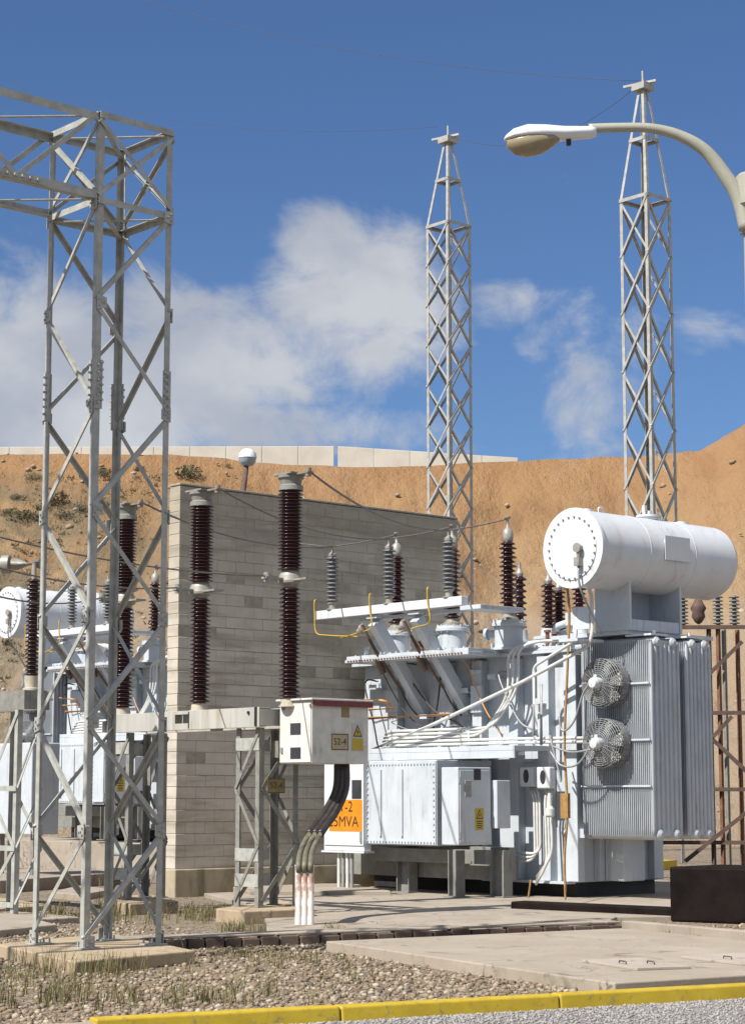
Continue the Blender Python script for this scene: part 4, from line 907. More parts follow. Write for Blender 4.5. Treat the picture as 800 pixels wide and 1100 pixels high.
    for i, xpx in enumerate((357, 418, 482)):
        vv = PU(xpx, 650, ua)[1]; zr = rz + .075
        mb = MB(); mb.lathe([(.10, zr), (.10, zr + .02), (.06, zr + .03), (.06, zr + .10), (.085, zr + .11), (.085, zr + .14)], (ua, vv, 0), (0, 0, 1), 16); ar = T.part(mb, 'surge_arrester', M['flange'])
        mb = MB(); mb.lathe([(r, t_ + zr + .13) for r, t_ in sheds(.06, .115, .80, 11)], (ua, vv, 0), (0, 0, 1), 22, False); T.part(mb, 'arrester_sheds', M['porcelain_grey'], ar)
        mb = MB(); mb.lathe([(.07, zr + .93), (.075, zr + .97), (.04, zr + 1.0), (.02, zr + 1.02), (.02, zr + 1.1)], (ua, vv, 0), (0, 0, 1), 14); T.part(mb, 'arrester_cap', M['flange'], ar)
    for xpx in (404, 449):                           # inclined box brackets from rail down to the tank wall
        vv = PU(xpx, 676, ua + .08)[1]; w = .17
        p = Vector((ua + .04, vv, rz - .2)); q = Vector((U0 - .02, vv - .05, 3.05)); d_ = (q - p).normalized(); nn = Vector((d_.z, 0, -d_.x))
        mb = MB(); mb.sweep(p, q, [(-w / 2, -.10), (w / 2, -.10), (w / 2, .10), (-w / 2, .10)], (0, 1, 0), nn); b_ = T.part(mb, 'inclined_bracket', M['paint'], bev=.008)
        mb = MB(); mb.box(U0 - .04, U0 - .002, vv - .12, vv + .1, 2.9, 3.2); T.part(mb, 'wall_plate', M['paint'], b_)
        mb = MB(); mb.box(p.x - .07, p.x + .1, vv - .13, vv + .13, rz - .14, rz - .09); T.part(mb, 'rail_plate', M['paint'], b_)
        mb = MB(); mb.lathe([(.09, 0), (.09, .1), (.05, .11), (.05, .2)], (p.x - .06, vv + .15, rz - .28), (0, .6, -.2), 12); T.part(mb, 'cable_gland', M['flange'], b_)
        mb = MB(); mb.add([(U0 - .3, vv - .12, 3.98), (U0 - .02, vv - .12, 3.98), (U0 - .02, vv - .12, 3.72), (U0 - .3, vv - .14, 3.98), (U0 - .02, vv - .14, 3.98), (U0 - .02, vv - .14, 3.72)], [(0, 1, 2), (5, 4, 3), (0, 3, 4, 1), (1, 4, 5, 2), (2, 5, 3, 0)]); T.part(mb, 'gusset', M['paint'], b_)
        mb = MB(); mb.tube([p + V(-.18, .12, -.05), p.lerp(q, .35) + V(-.2, .16, 0), p.lerp(q, .75) + V(-.18, .1, 0)], [.028, .032, .024], 10); mb.cyl(p.lerp(q, .40) + V(-.26, .18, 0), p.lerp(q, .52) + V(-.24, .2, -.05), .055, 10); T.part(mb, 'surge_counter', M['rust_dark'], b_)
        mb = MB(); a0 = p.lerp(q, .75) + V(-.18, .1, 0); mb.tube(smooth_path([a0, a0 + V(.15, -.03, -.25), a0 + V(.32, -.1, -.45)]), .014, 6); T.part(mb, 'lead', M['dark'], b_)
    # yellow earth leads looped over the rail
    for i, (xpx, dv) in enumerate(((341, -.55), (400, .2), (462, .25))):
        vv = PU(xpx, 655, ua)[1] - .02
        mb = MB(); mb.tube(smooth_path([(ua - .02, vv, rz + .26), (ua - .10, vv - .02, rz + .25), (ua - .105, vv - .03, rz), (ua - .11, vv - .08, rz - .3), (ua - .05, vv - .3 if i == 0 else vv + .3, rz - .36), (ua + .05, vv - 1.0 if i == 0 else vv + .9, rz - .42)]), .012, 7); T.part(mb, 'earth_lead', M['copper_yel'])
    # conduit shelf and horizontal conduits, some sweeping up to the lid
    us = 22.75; sv0, sv1 = PU(552, 800, us)[1], PU(396, 800, us)[1]
    mb = MB(); mb.box(us, U0 - .165, sv0, sv1, 2.36, 2.44); mb.box(us, us + .04, sv0, sv1, 2.24, 2.358); sh_ = T.part(mb, 'conduit_shelf', M['paint'], bev=.006)
    uc = 23.35
    for i in range(5):
        zz = 2.50 + .062 * i; vl = PU(424 - 3 * i, 800, uc)[1]
        if i < 2: pts = [(uc - .35 + .1 * i, vl, zz - .05), (uc - .1, vl - .2, zz), (uc, PU(560, 800, uc)[1], zz), (uc, PU(632, 800, uc)[1], zz - .02)]
        else:
            x_up = 546 + 5.5 * (i - 2); vv = PU(x_up, 760, uc)[1]
            pts = [(uc - .35 + .1 * i, vl, zz - .05), (uc - .08, vl - .25, zz), (uc, PU(505 + 6 * i, 800, uc)[1], zz), (uc, vv, zz + .62), (uc, vv, Z1 - .12 + .03 * i), (uc + .12, vv - .3, Z1 + .10), (uc + .5, vv - 1.2, Z1 + .10)]
        mb = MB(); mb.tube(bend(pts, .28, 5), .024, 8); T.part(mb, 'conduit', M['conduit'])
    for xpx in (430, 452, 476, 505):
        vv = PU(xpx, 800, uc)[1]; mb = MB(); mb.box(uc - .04, uc + .3, vv - .02, vv + .02, 2.445, 2.79); T.part(mb, 'conduit_clamp', M['paint'])
    # long diagonal pipe from shelf to conservator and its shorter mate
    ud = 23.1
    def q_(x, y, u_=ud): return PU(x, y, u_)
    if side < 0:
        mb = MB(); mb.tube(bend([q_(398, 806), q_(470, 776), q_(560, 733), q_(632, 694), q_(636, 680), q_(635, 640), (22.62, 20.85, 5.3)], .12), .03, 9); T.part(mb, 'oil_pipe', M['conduit'])
        mb = MB(); mb.tube(bend([q_(573, 790), q_(573, 716), q_(618, 688), q_(620, 652)], .1), .026, 9); T.part(mb, 'oil_pipe', M['conduit'])
        mb = MB(); mb.tube(bend([q_(581, 800), q_(581, 735)], .1), .026, 9); T.part(mb, 'oil_pipe', M['conduit_grey'])
        mb = MB(); mb.tube(smooth_path([q_(608, 622), q_(611, 660), q_(609, 720), q_(606, 800), q_(609, 870), q_(606, 920), q_(607, 958)]), .02, 9); mb.box(ud - .03, ud + .03, q_(611, 880)[1], q_(603, 880)[1], q_(606, 879)[2], q_(606, 852)[2]); op = T.part(mb, 'drain_pipe', M['ochre'])
        mb = MB(); mb.tube(smooth_path([q_(590, 612), q_(600, 620), q_(608, 632)]), .05, 8); T.part(mb, 'orange_elbow', M['orange_cable'], op)
        mb = MB(); mb.tube(smooth_path([q_(607, 950), (ud - .01, q_(607, 965)[1], .3), (ud - .02, q_(608, 975)[1], .06)]), .016, 6); T.part(mb, 'earth_strap', M['ochre'])
        mb = MB(); vv = q_(568, 960)[1]; mb.tube(smooth_path([(ud + .02, vv - .02, .35), (ud + .01, vv, .2), (ud, vv + .02, .06)]), .016, 6); T.part(mb, 'earth_strap', M['ochre'])
        mb = MB(); vv = q_(627, 700)[1]; mb.box(ud - .02, ud + .02, q_(634, 700)[1], q_(616, 700)[1], q_(625, 676)[2], q_(625, 652)[2]); mb.box(ud - .3, ud + .3, q_(634, 690)[1], q_(614, 690)[1], q_(625, 690)[2], q_(625, 687)[2]); T.part(mb, 'valve_bracket', M['paint'])
        for pts in ([(590, 800), (612, 808), (634, 805)], [(590, 806), (602, 822), (618, 822), (630, 808), (636, 790)], [(600, 770), (604, 785), (616, 775), (626, 745), (636, 730)], [(590, 790), (600, 830), (602, 840)]):
            mb = MB(); mb.tube(smooth_path([q_(x, y, ud - .06) for x, y in pts]), .016, 7); T.part(mb, 'control_cable', M['conduit_grey'])
        # two small junction boxes and conduits falling away from them
        for xa, xb, ya, yb in ((557.5, 572, 824, 845), (575.5, 590, 824, 847)):
            uj = 23.25; a = PU(xa, ya, uj); b = PU(xb, yb, uj)
            mb = MB(); mb.box(uj, uj + .13, a[1], b[1], a[2], b[2]); jb = T.part(mb, 'junction_box', M['paint_white'], bev=.02)
            c_ = ((a[1] + b[1]) / 2, (a[2] + b[2]) / 2 + .01); mb = MB(); mb.lathe([(.062, 0), (.062, .006)], (0, 0, 0), (-1, 0, 0), 18)
            mb.v = [(uj + x - .0005, c_[0] + y * .95, c_[1] + z_ * 1.75) for x, y, z_ in mb.v]; T.part(mb, 'window', M['glass'], jb)
            for k in range(3):
                mb = MB(); vv = b[1] + .05 + .06 * k; xo = (0 if xa < 570 else 1)
                if xo == 0: pts = [(uj + .12, vv, b[2]), (uj + .12, vv - .08, b[2] - .2), (uj + .13, vv - .08, PU(570, 918 + 4 * k, uj)[2]), (uj + .0, PU(528, 914, uj)[1], PU(570, 914 + 5 * k, uj)[2])]
                else: pts = [(uj + .12, vv, b[2]), (uj + .12, vv + .05, b[2] - .2), (uj + .1, vv + .0, PU(596, 930 + 5 * k, uj)[2] + .15), (uj + .1, vv + .35 - .05 * k, PU(585, 943 + 4 * k, uj)[2])]
                mb.tube(bend(pts, .2, 5), .022, 8); T.part(mb, 'conduit', M['conduit'])
        mb = MB(); a = PU(588, 876, 23.2); mb.lathe([(.03, .35), (.035, .15), (.07, .1), (.07, 0), (.04, -.03)][::-1], (23.25, a[1], a[2]), (0, 0, 1), 12); T.part(mb, 'valve', M['conduit'])
    # cable box on the front with its bolted cover
    u_c = 22.3; cv0, cv1 = PU(469, 860, u_c)[1], PU(394, 860, u_c)[1]; cz0, cz1 = PU(430, 908, u_c)[2], PU(430, 817, u_c)[2]
    mb = MB(); mb.box(u_c, U0 - .165, cv0, cv1, cz0, cz1); cbx = T.part(mb, 'cable_box', M['paint'], bev=.01)
    mb = MB(); mb.box(u_c - .02, u_c - .001, cv0 + .01, cv1 - .01, cz0 + .02, cz1 - .02)
    for k in range(22):
        vv = cv0 + .05 + (cv1 - cv0 - .1) * k / 21
        for zz in (cz0 + .06, cz1 - .06): mb.cyl((u_c - .02, vv, zz), (u_c - .04, vv, zz), .014, 6)
    for k in range(1, 13):
        zz = cz0 + .06 + (cz1 - cz0 - .12) * k / 13
        for vv in (cv0 + .05, cv1 - .05): mb.cyl((u_c - .02, vv, zz), (u_c - .04, vv, zz), .014, 6)
    cvr = T.part(mb, 'cover_plate', M['paint'], cbx)
    mb = MB()
    for xpx in (410, 433): vv = PU(xpx, 860, u_c)[1]; mb.box(u_c - .05, u_c - .0205, vv - .022, vv + .022, cz0 + .14, cz1 - .14)
    T.part(mb, 'cover_rib', M['paint'], cvr, bev=.006)
    # marshalling box
    u_m = 21.95; mv0 = PU(492, 865, u_m)[1]; mv1 = PU(474, 865, u_m)[1]; mz0, mz1 = PU(492, 908, u_m)[2], PU(492, 824, u_m)[2]; mu1 = PV(527, 865, mv0)[0]
    mb = MB(); mb.prism([(u_m, mv0), (mu1, mv0), (mu1, mv1), (u_m, mv1)], mz0, mz1); mbx = T.part(mb, 'marshalling_box', M['paint'], bev=.012)
    mb = MB(); mb.box(u_m + .03, mu1 - .03, mv0 - .012, mv0 - .001, mz0 + .04, mz1 - .05); T.part(mb, 'door', M['paint'], mbx, bev=.004)
    mb = MB(); a = PV(508, 826, mv0); b = PV(515.5, 838, mv0); mb.box(a[0], b[0], mv0 - .018, mv0 - .0125, a[2], b[2]); T.part(mb, 'window', M['glass'], mbx)
    mb = MB(); a = PV(498, 838, mv0); b = PV(505, 856, mv0); mb.box(a[0], b[0], mv0 - .03, mv0 - .0125, a[2], b[2]); T.part(mb, 'handle', M['conduit_grey'], mbx, bev=.01)
    a = PV(514, 880, mv0); warn_sign(T, mbx, (a[0], mv0 - .0125, a[2]), (1, 0, 0), .34)
    for zz in (mz0 + .15, mz1 - .2):
        mb = MB(); mb.cyl((u_m + .02, mv0 - .016, zz - .05), (u_m + .02, mv0 - .016, zz + .05), .014, 8); T.part(mb, 'hinge', M['conduit_grey'], mbx)
    mb = MB(); mb.box(u_m + .75, u_m + 1.05, mv0 - .10, mv0 + .2, mz0 + .25, mz1 - .2); T.part(mb, 'side_cabinet', M['paint'], bev=.01)
    # legs and beams below the boxes
    mb = MB(); mb.box(u_c + .35, u_c + .5, cv0 - .75, cv1 + .3, .58, .80); mb.box(u_c + .72, u_c + .87, cv0 - .9, cv1 + 1.5, .32, .84); T.part(mb, 'bearer_beam', M['stand'], bev=.006)
    for (x_, y_, w1) in ((u_c + .58, PU(437, 930, u_c + .58)[1], .30), (u_m + .45, PU(490, 930, u_m + .45)[1], .18), (u_c + .58, PU(538, 930, u_c + .58)[1], .30)):
        mb = MB(); mb.box(x_ - .1, x_ + .1, y_ - w1 / 2, y_ - w1 / 2 + .02, .075, .8); mb.box(x_ - .1, x_ + .1, y_ + w1 / 2 - .02, y_ + w1 / 2, .075, .8); mb.box(x_ - .01, x_ + .01, y_ - w1 / 2 + .021, y_ + w1 / 2 - .021, .075, .8); mb.box(x_ - .16, x_ + .16, y_ - w1 / 2 - .05, y_ + w1 / 2 + .05, .072, .088); T.part(mb, 'leg', M['stand'])
    # brown pipes along the wall behind the control box
    mb = MB(); zz = PU(430, 770, 23.3)[2]; mb.tube([(23.3, PU(396, 770, 23.3)[1], zz), (23.3, PU(488, 770, 23.3)[1], zz)], .028, 8); mb.tube(bend([(22.9, PU(396, 752, 23.)[1], zz + .3), (23.1, PU(415, 755, 23.1)[1], zz + .27), (23.3, PU(420, 762, 23.3)[1], zz + .15)], .1), .022, 8); mb.tube([(23.0, PU(396, 762, 23)[1], zz + .13), (23.2, PU(422, 763, 23.2)[1], zz + .14)], .022, 8)
    T.part(mb, 'oil_line', M['orange_cable'])
    for xa, xb, ya, yb in ((414, 427, 742, 765), (471, 486, 737, 766), (505, 517, 737, 765), (409, 418, 722, 726), (505, 516, 720, 724)):
        a = PU(xa, ya, 23.48); b = PU(xb, yb, 23.48); mb = MB(); mb.box(23.48, 23.535, a[1], b[1], a[2], b[2]); T.part(mb, 'terminal_housing', M['paint'])
    # radiators: stacks of fluted plates
    for bi, (ua_, ub2) in enumerate(((23.52, 24.24), (24.36, 25.0))):
        v0, v1 = 20.24, 21.62; zr0, zr1 = 1.05, 4.02
        mb = MB(); npl = 36
        for k in range(npl):
            vv = gv(v0 + (v1 - v0) * k / (npl - 1)); t_ = .0145
            mb.hexa([(ua_, vv - t_ * .35, zr0), (ub2, vv - t_ * .35, zr0), (ub2, vv + t_ * .35, zr0), (ua_, vv + t_ * .35, zr0)] + [(ua_, vv - t_ * .35, zr1), (ub2, vv - t_ * .35, zr1), (ub2, vv + t_ * .35, zr1), (ua_, vv + t_ * .35, zr1)])
            nf = 7
            for j in range(nf):
                uu = ua_ + .045 + (ub2 - ua_ - .09) * j / (nf - 1); ns = 10 if k in (0, npl - 1) else 5; fr_ = .034 if k in (0, npl - 1) else .019
                mb.lathe([(.012, zr0 + .02), (fr_, zr0 + .10), (fr_, zr1 - .10), (.012, zr1 - .02)], (uu, vv, 0), (0, 0, 1), ns, False)
        rad = T.part(mb, 'radiator', M['paint_rad'])
        for uu in (ua_ + .17, ub2 - .17):
            for zz in (zr0 + .02, zr1 - .03):
                mb = MB(); mb.lathe([(.03, -.07), (.075, -.04), (.085, 0), (.085, 1.4), (.07, 1.44), (.07, 1.95)], (uu, gv(v0), zz), (0, 1 if side < 0 else -1, 0), 14); T.part(mb, 'header_pipe', M['paint_rad'], rad)
        mb = MB(); mb.box(ua_ + .05, ua_ + .45, gv(v0 - .02), gv(v0 + .5), zr1 + .07, zr1 + .10); mb.cyl((ua_ + .25, gv(v0 + .1), zr1 + .05), (ua_ + .25, gv(v0 + .1), zr1 + .16), .03, 8); T.part(mb, 'lifting_lug', M['paint_white'], rad)
        if bi == 0:
            mb = MB()
            for zz in (3.36, 2.50, 1.80): mb.box(ua_ - .03, ua_ - .008, gv(v0 - .02), gv(v1 + .02), zz - .014, zz + .014)
            T.part(mb, 'stay_bar', M['paint'], rad)
    mb = MB(); mb.box(23.6, 25.4, gv(21.66), gv(21.9), 1.0, 1.14); T.part(mb, 'radiator_bearer', M['paint'])
    mb = MB(); mb.box(24.2, 24.7, gv(21.4), gv(21.8), .32, 1.0); T.part(mb, 'pump_housing', M['paint'], bev=.02)
    # cooling fans on the front of the first radiator
    for fz in (3.37, 2.45):
        fv = gv(PU(655, 732, 23.45)[1] if side < 0 else 20.98); fu0 = 23.46; rr = .375
        c0 = Vector((fu0, fv, fz))
        mb = MB()
        for r_, du_ in ((rr, 0), (rr, -.06), (rr, -.12), (rr, -.18), (rr, -.24), (rr * .92, -.262), (rr * .84, -.272), (rr * .76, -.281), (rr * .68, -.288), (rr * .60, -.295), (rr * .52, -.30), (rr * .44, -.304), (rr * .36, -.308)):
            mb.tube([c0 + V(du_, r_ * math.cos(2 * math.pi * k / 28), r_ * math.sin(2 * math.pi * k / 28)) for k in range(29)], .0075, 6, False)
        for k in range(24):
            an = 2 * math.pi * k / 24; cc, ss = math.cos(an), math.sin(an)
            mb.tube([c0 + V(0, rr * cc, rr * ss), c0 + V(-.24, rr * cc, rr * ss), c0 + V(-.28, rr * .78 * cc, rr * .78 * ss), c0 + V(-.31, rr * .3 * cc, rr * .3 * ss)], .006, 5, False)
        fan = T.part(mb, 'cooling_fan', M['fanmetal'])
        mb = MB(); n = 30; prof_ = [(rr + .005, -.15), (rr + .005, .0)]; mb.lathe(prof_, c0, (1, 0, 0), 30); mb.f = mb.f[:-2]; mb.sm = mb.sm[:-2]
        T.part(mb, 'fan_shroud', M['fanmetal'], fan)
        mb = MB(); mb.lathe([(.02, -.44), (.075, -.43), (.09, -.38), (.09, -.2), (.05, -.16), (.05, -.08)], c0, (1, 0, 0), 18); mb.box(fu0 - .36, fu0 - .26, fv - .03, fv + .03, fz + .085, fz + .13); T.part(mb, 'motor', M['paint_white'], fan)
        mb = MB()
        for k in range(5):
            an = 2 * math.pi * k / 5 + .4; rad_ = V(0, math.cos(an), math.sin(an)); tan_ = V(0, -math.sin(an), math.cos(an)); ax = V(-1, 0, 0); P = []
            for rr_, w, tw_ in ((.06, .055, .9), (.18, .11, .7), (.345, .15, .5)):
                for s_ in (-1, 1): P.append(c0 + V(-.11, 0, 0) + rad_ * rr_ + tan_ * (s_ * w * math.cos(tw_)) + ax * (s_ * w * math.sin(tw_) * .6))
            mb.add(P, [(0, 1, 3, 2), (2, 3, 5, 4)], True)
            mb.add([p + V(.006, 0, 0) for p in P], [(2, 3, 1, 0), (4, 5, 3, 2)], True)
        T.part(mb, 'fan_blade', M['galv'], fan)
    # conservator
    cvv = gv(20.95); cz = 5.42; cr = .598; cu0, cu1 = 22.66, 25.86
    mb = MB(); mb.lathe([(cr, cu0), (cr, cu1)], (0, cvv, cz), (1, 0, 0), 56); mb.f = mb.f[:-2]; mb.sm = mb.sm[:-2]
    mb.lathe([(cr, cu1), (cr * .93, cu1 + .09), (cr * .7, cu1 + .16), (cr * .35, cu1 + .20), (.01, cu1 + .21)], (0, cvv, cz), (1, 0, 0), 56, False)
    con = T.part(mb, 'conservator', M['paint_white'])
    mb = MB(); mb.lathe([(cr + .025, cu0 - .03), (cr + .025, cu0 + .02), (cr, cu0 + .022)], (0, cvv, cz), (1, 0, 0), 56); mb.lathe([(cr * .83, cu0 - .045), (cr * .83, cu0 - .031)], (0, cvv, cz), (1, 0, 0), 40)
    T.part(mb, 'end_plate', M['paint_white'], con)
    mb = MB()
    for k in range(26):
        an = 2 * math.pi * k / 26; mb.cyl((cu0 - .046, cvv + .80 * cr * math.cos(an), cz + .80 * cr * math.sin(an)), (cu0 - .066, cvv + .80 * cr * math.cos(an), cz + .80 * cr * math.sin(an)), .016, 6)
    T.part(mb, 'end_bolt', M['galv_dark'], con)
    sgn = -1 if side < 0 else 1
    mb = MB(); gvv = cvv - .18; mb.lathe([(.055, 0), (.055, .06), (.075, .07), (.075, .1)], (cu0 - .045, gvv, cz - .02), (-1, 0, 0), 16); mb.cyl((cu0 - .1, gvv, cz - .02), (cu0 - .1, gvv, cz - .18), .03, 10); mb.box(cu0 - .15, cu0 - .05, gvv - .05, gvv + .05, cz - .3, cz - .17); T.part(mb, 'oil_gauge', M['flange'], con)
    mb = MB(); mb.tube(smooth_path([(cu0 - .1, gvv, cz - .3), (cu0 - .1, gvv - .02, cz - .6), (cu0 + .1, gvv, cz - .9), (cu0 + .4, gvv, cz - 1.3)]), .018, 7); T.part(mb, 'gauge_pipe', M['conduit_grey'], con)
    mb = MB(); a = (cu0 + 1.42, cu0 + 2.02); an0 = R(-18 if side < 0 else 198)
    if side < 0:
        P = []
        for d_ in (.002, .014):
            for an in (R(188), R(226)):
                pass
        mb.hexa([(a[0], cvv - cr - .02, cz - .12), (a[1], cvv - cr - .02, cz - .12), (a[1], cvv - cr - .012, cz - .12), (a[0], cvv - cr - .012, cz - .12), (a[0], cvv - cr - .02, cz + .26), (a[1], cvv - cr - .02, cz + .26), (a[1], cvv - cr - .012, cz + .26), (a[0], cvv - cr - .012, cz + .26)])
        for x_ in (a[0] + .05, a[1] - .05): mb.box(x_ - .015, x_ + .015, cvv - cr - .012, cvv - cr + .09, cz + .05, cz + .2)
        T.part(mb, 'name_plate', M['plate'], con)
    mb = MB(); mb.lathe([(.17, 0), (.17, .05), (.2, .055), (.2, .085), (.06, .09), (.06, .16)], (cu0 + 1.75, cvv, cz + cr - .02), (0, 0, 1), 20); mb.cyl((cu0 + 1.65, cvv, cz + cr + .06), (cu0 + 1.65, cvv, cz + cr + .22), .03, 8); T.part(mb, 'manhole_cover', M['paint_white'], con)
    for x_, r_ in ((2.55, .12), (.3, .1)):
        mb = MB(); mb.lathe([(r_, 0), (r_, .045), (r_ * .5, .05), (r_ * .5, .06)], (cu0 + x_, cvv, cz + cr - .02), (0, 0, 1), 14); T.part(mb, 'filler_cap', M['paint_white'], con)
    for x_ in (cu0 + .62, cu0 + 2.0):
        mb = MB(); mb.tube(bend([(x_ - .05, cvv, cz + cr - .02), (x_ - .05, cvv, cz + cr + .09), (x_ + .05, cvv, cz + cr + .09), (x_ + .05, cvv, cz + cr - .02)], .04), .014, 6); T.part(mb, 'lifting_lug', M['paint_white'], con)
    for xa in (23.52, 24.72):
        mb = MB(); mb.box(xa, xa + .05, gv(20.60), gv(21.32), 4.19, cz - cr * .78); T.part(mb, 'conservator_support', M['paint'], bev=.006)
    mb = MB(); mb.box(23.575, 24.715, gv(21.22), gv(21.27), 4.19, cz - cr * .86); mb.box(23.575, 24.715, gv(20.62), gv(20.66), 4.19, 4.36); T.part(mb, 'support_web', M['paint'])
    for x_ in (cu0 + 1.12, cu0 + 2.2):
        mb = MB(); mb.lathe([(cr + .001, -.012), (cr + .005, -.006), (cr + .005, .006), (cr + .001, .012)], (x_, cvv, cz), (1, 0, 0), 56); mb.f = mb.f[:-2]; mb.sm = mb.sm[:-2]; T.part(mb, 'weld_seam', M['paint_white'], con)
    # clutter on the lid and the front of the tank
    rc = random.Random(17)
    mb = MB(); mb.tube(bend([(24.6, gv(21.6), 4.75), (24.6, gv(22.3), 4.62), (24.6, gv(23.2), 4.45), (24.6, gv(23.2), 4.02)], .1), .06, 12); mb.box(24.48, 24.72, gv(22.55), gv(22.85), 4.45, 4.66); T.part(mb, 'relay_pipe', M['paint'])
    for vv, uu in ((22.4, 23.75), (22.9, 24.1), (24.7, 22.95), (26.1, 22.95), (23.4, 24.9), (25.6, 24.6), (26.6, 24.4)):
        mb = MB(); h_ = rc.uniform(.12, .3); mb.lathe([(.07, Z1), (.07, Z1 + .03), (.035, Z1 + .035), (.035, Z1 + h_), (.06, Z1 + h_ + .005), (.06, Z1 + h_ + .04), (.02, Z1 + h_ + .05)], (uu, gv(vv) if uu < 24.2 and side < 0 else vv, 0), (0, 0, 1), 12); T.part(mb, 'valve', M[rc.choice(['paint', 'flange', 'rust', 'conduit'])])
    for vv in (22.15, 24.0, 25.3, 26.8):
        mb = MB(); mb.box(23.9, 24.2, vv - .012, vv + .012, Z1 + .011, Z1 + .17); mb.box(23.96, 24.14, vv - .05, vv + .05, Z1 + .011, Z1 + .04); T.part(mb, 'lifting_lug', M['paint'])
    for vv, z_a, z_b in ((25.55, 3.3, 3.42), (24.85, 3.62, 3.7), (24.2, 3.35, 3.43), (26.5, 3.5, 3.58), (25.2, 2.95, 3.02), (23.55, 3.55, 3.63), (22.5, 3.1, 3.2), (22.9, 2.2, 2.3)):
        mb = MB(); mb.box(U0 - .26, U0 - .002, vv - .09, vv + .09, z_a, z_a + .02); mb.box(U0 - .26, U0 - .245, vv - .09, vv + .09, z_a + .02, z_b); T.part(mb, 'small_bracket', M['paint'])
    for va_, za_, vb_, zb_ in ((26.2, 3.9, 25.2, 2.8), (25.6, 3.85, 24.3, 2.85), (24.6, 3.9, 24.9, 2.8), (24.0, 3.8, 23.4, 2.75), (23.3, 3.6, 22.6, 2.7), (25.9, 2.9, 24.4, 2.82), (26.6, 3.6, 26.3, 2.5)):
        p_, q2 = Vector((U0 - .34, va_, za_)), Vector((U0 - .3, vb_, zb_)); m_ = p_.lerp(q2, .5) + V(-.06, rc.uniform(-.15, .15), -rc.uniform(.1, .3))
        mb = MB(); mb.tube(smooth_path([p_ + V(.3, 0, .05), p_, m_, q2, q2 + V(.1, -.05, -.12)], 6), rc.choice([.009, .012, .015]), 6); T.part(mb, 'control_cable', M[rc.choice(['dark', 'rust_dark', 'conduit_grey', 'conduit', 'orange_cable'])])
    mb = MB()
    for k in range(40):
        vv = 23.5 + 2.8 * k / 39; mb.cyl((U0 - .983, vv, Z1 - .075), (U0 - 1.005, vv, Z1 - .075), .016, 6)
    T.part(mb, 'rim_bolts', M['rust'], lid)
    mb = MB(); mb.box(23.55, 25.6, gv(20.66), gv(22.3), 4.13, 4.19) ; mb.v = [(x, y, z_ - .001) for x, y, z_ in mb.v]; T.part(mb, 'support_beam', M['paint'])
    return tv
TV = transformer((0, 0, 0), -1, 'near grey power transformer with white conservator tank, fans and radiators')
transformer((2.9, 14.1, .62), +1, 'far grey power transformer half hidden behind the lattice tower')

# ---------------------------------------------------------------- cabinet with the orange plate
uk = 22.2; kv0, kv1 = PU(391, 865, uk)[1], PU(348, 865, uk)[1]; kz0, kz1 = PU(370, 914, uk)[2], PU(370, 818, uk)[2]
cab = Thing('control_cabinet', 'white control cabinet bearing an orange rating plate, behind the dark cables', 'control cabinet', (uk + .2, (kv0 + kv1) / 2, .07))
mb = MB(); mb.box(uk, uk + .16, kv0, kv1, kz0, kz1); bd = cab.part(mb, 'body', M['paint_white'], bev=.012)
mb = MB(); mb.box(uk - .018, uk - .001, kv0 + .0, kv1 - .03, kz0 + .09, kz1 - .03); cab.part(mb, 'door', M['paint_white'], bev=.005)
mb = MB(); mb.box(uk - .03, uk + .20, kv0 - .03, kv1 + .03, kz0 - .03, kz0 - .001); cab.part(mb, 'bottom_frame', M['paint_white'])
a = PU(389, 887, uk - .02); b = PU(349, 864, uk - .02); od = uk - .018
mb = MB(); mb.box(od - .004, od - .0005, a[1], b[1] - .12, PU(370, 893, uk)[2], PU(370, 859, uk)[2]); pl = cab.part(mb, 'rating_plate', M['sign_orange'])
mb = MB(); mb.box(od - .006, od - .001, a[1] + .02, a[1] + .26, PU(370, 858, uk)[2], PU(370, 838, uk)[2]); cab.part(mb, 'window', M['glass'], bd)
mb = MB()
t1 = PU(372.5, 867, uk); t2 = PU(370, 883, uk)
text_mb(mb, 'T-2', .25, (od - .005, t1[1], t1[2]), (0, -1, 0), (0, 0, 1), .0012); text_mb(mb, '25MVA', .25, (od - .005, t2[1], t2[2]), (0, -1, 0), (0, 0, 1), .0012)
cab.part(mb, 'lettering', M['ink'], pl)
mb = MB(); mb.box(uk - .045, uk - .0185, kv0 + .03, kv0 + .07, PU(388, 905, uk)[2], PU(388, 893, uk)[2]); cab.part(mb, 'latch', M['conduit_grey'])
for k in range(4):
    vv = PU(370 + 4.6 * k, 930, uk + .2)[1]; mb = MB(); mb.cyl((uk + .08, vv, .05), (uk + .08, vv, kz0 + .02), .032, 12); cab.part(mb, 'conduit', M['conduit_grey'] if k % 2 else M['conduit'])

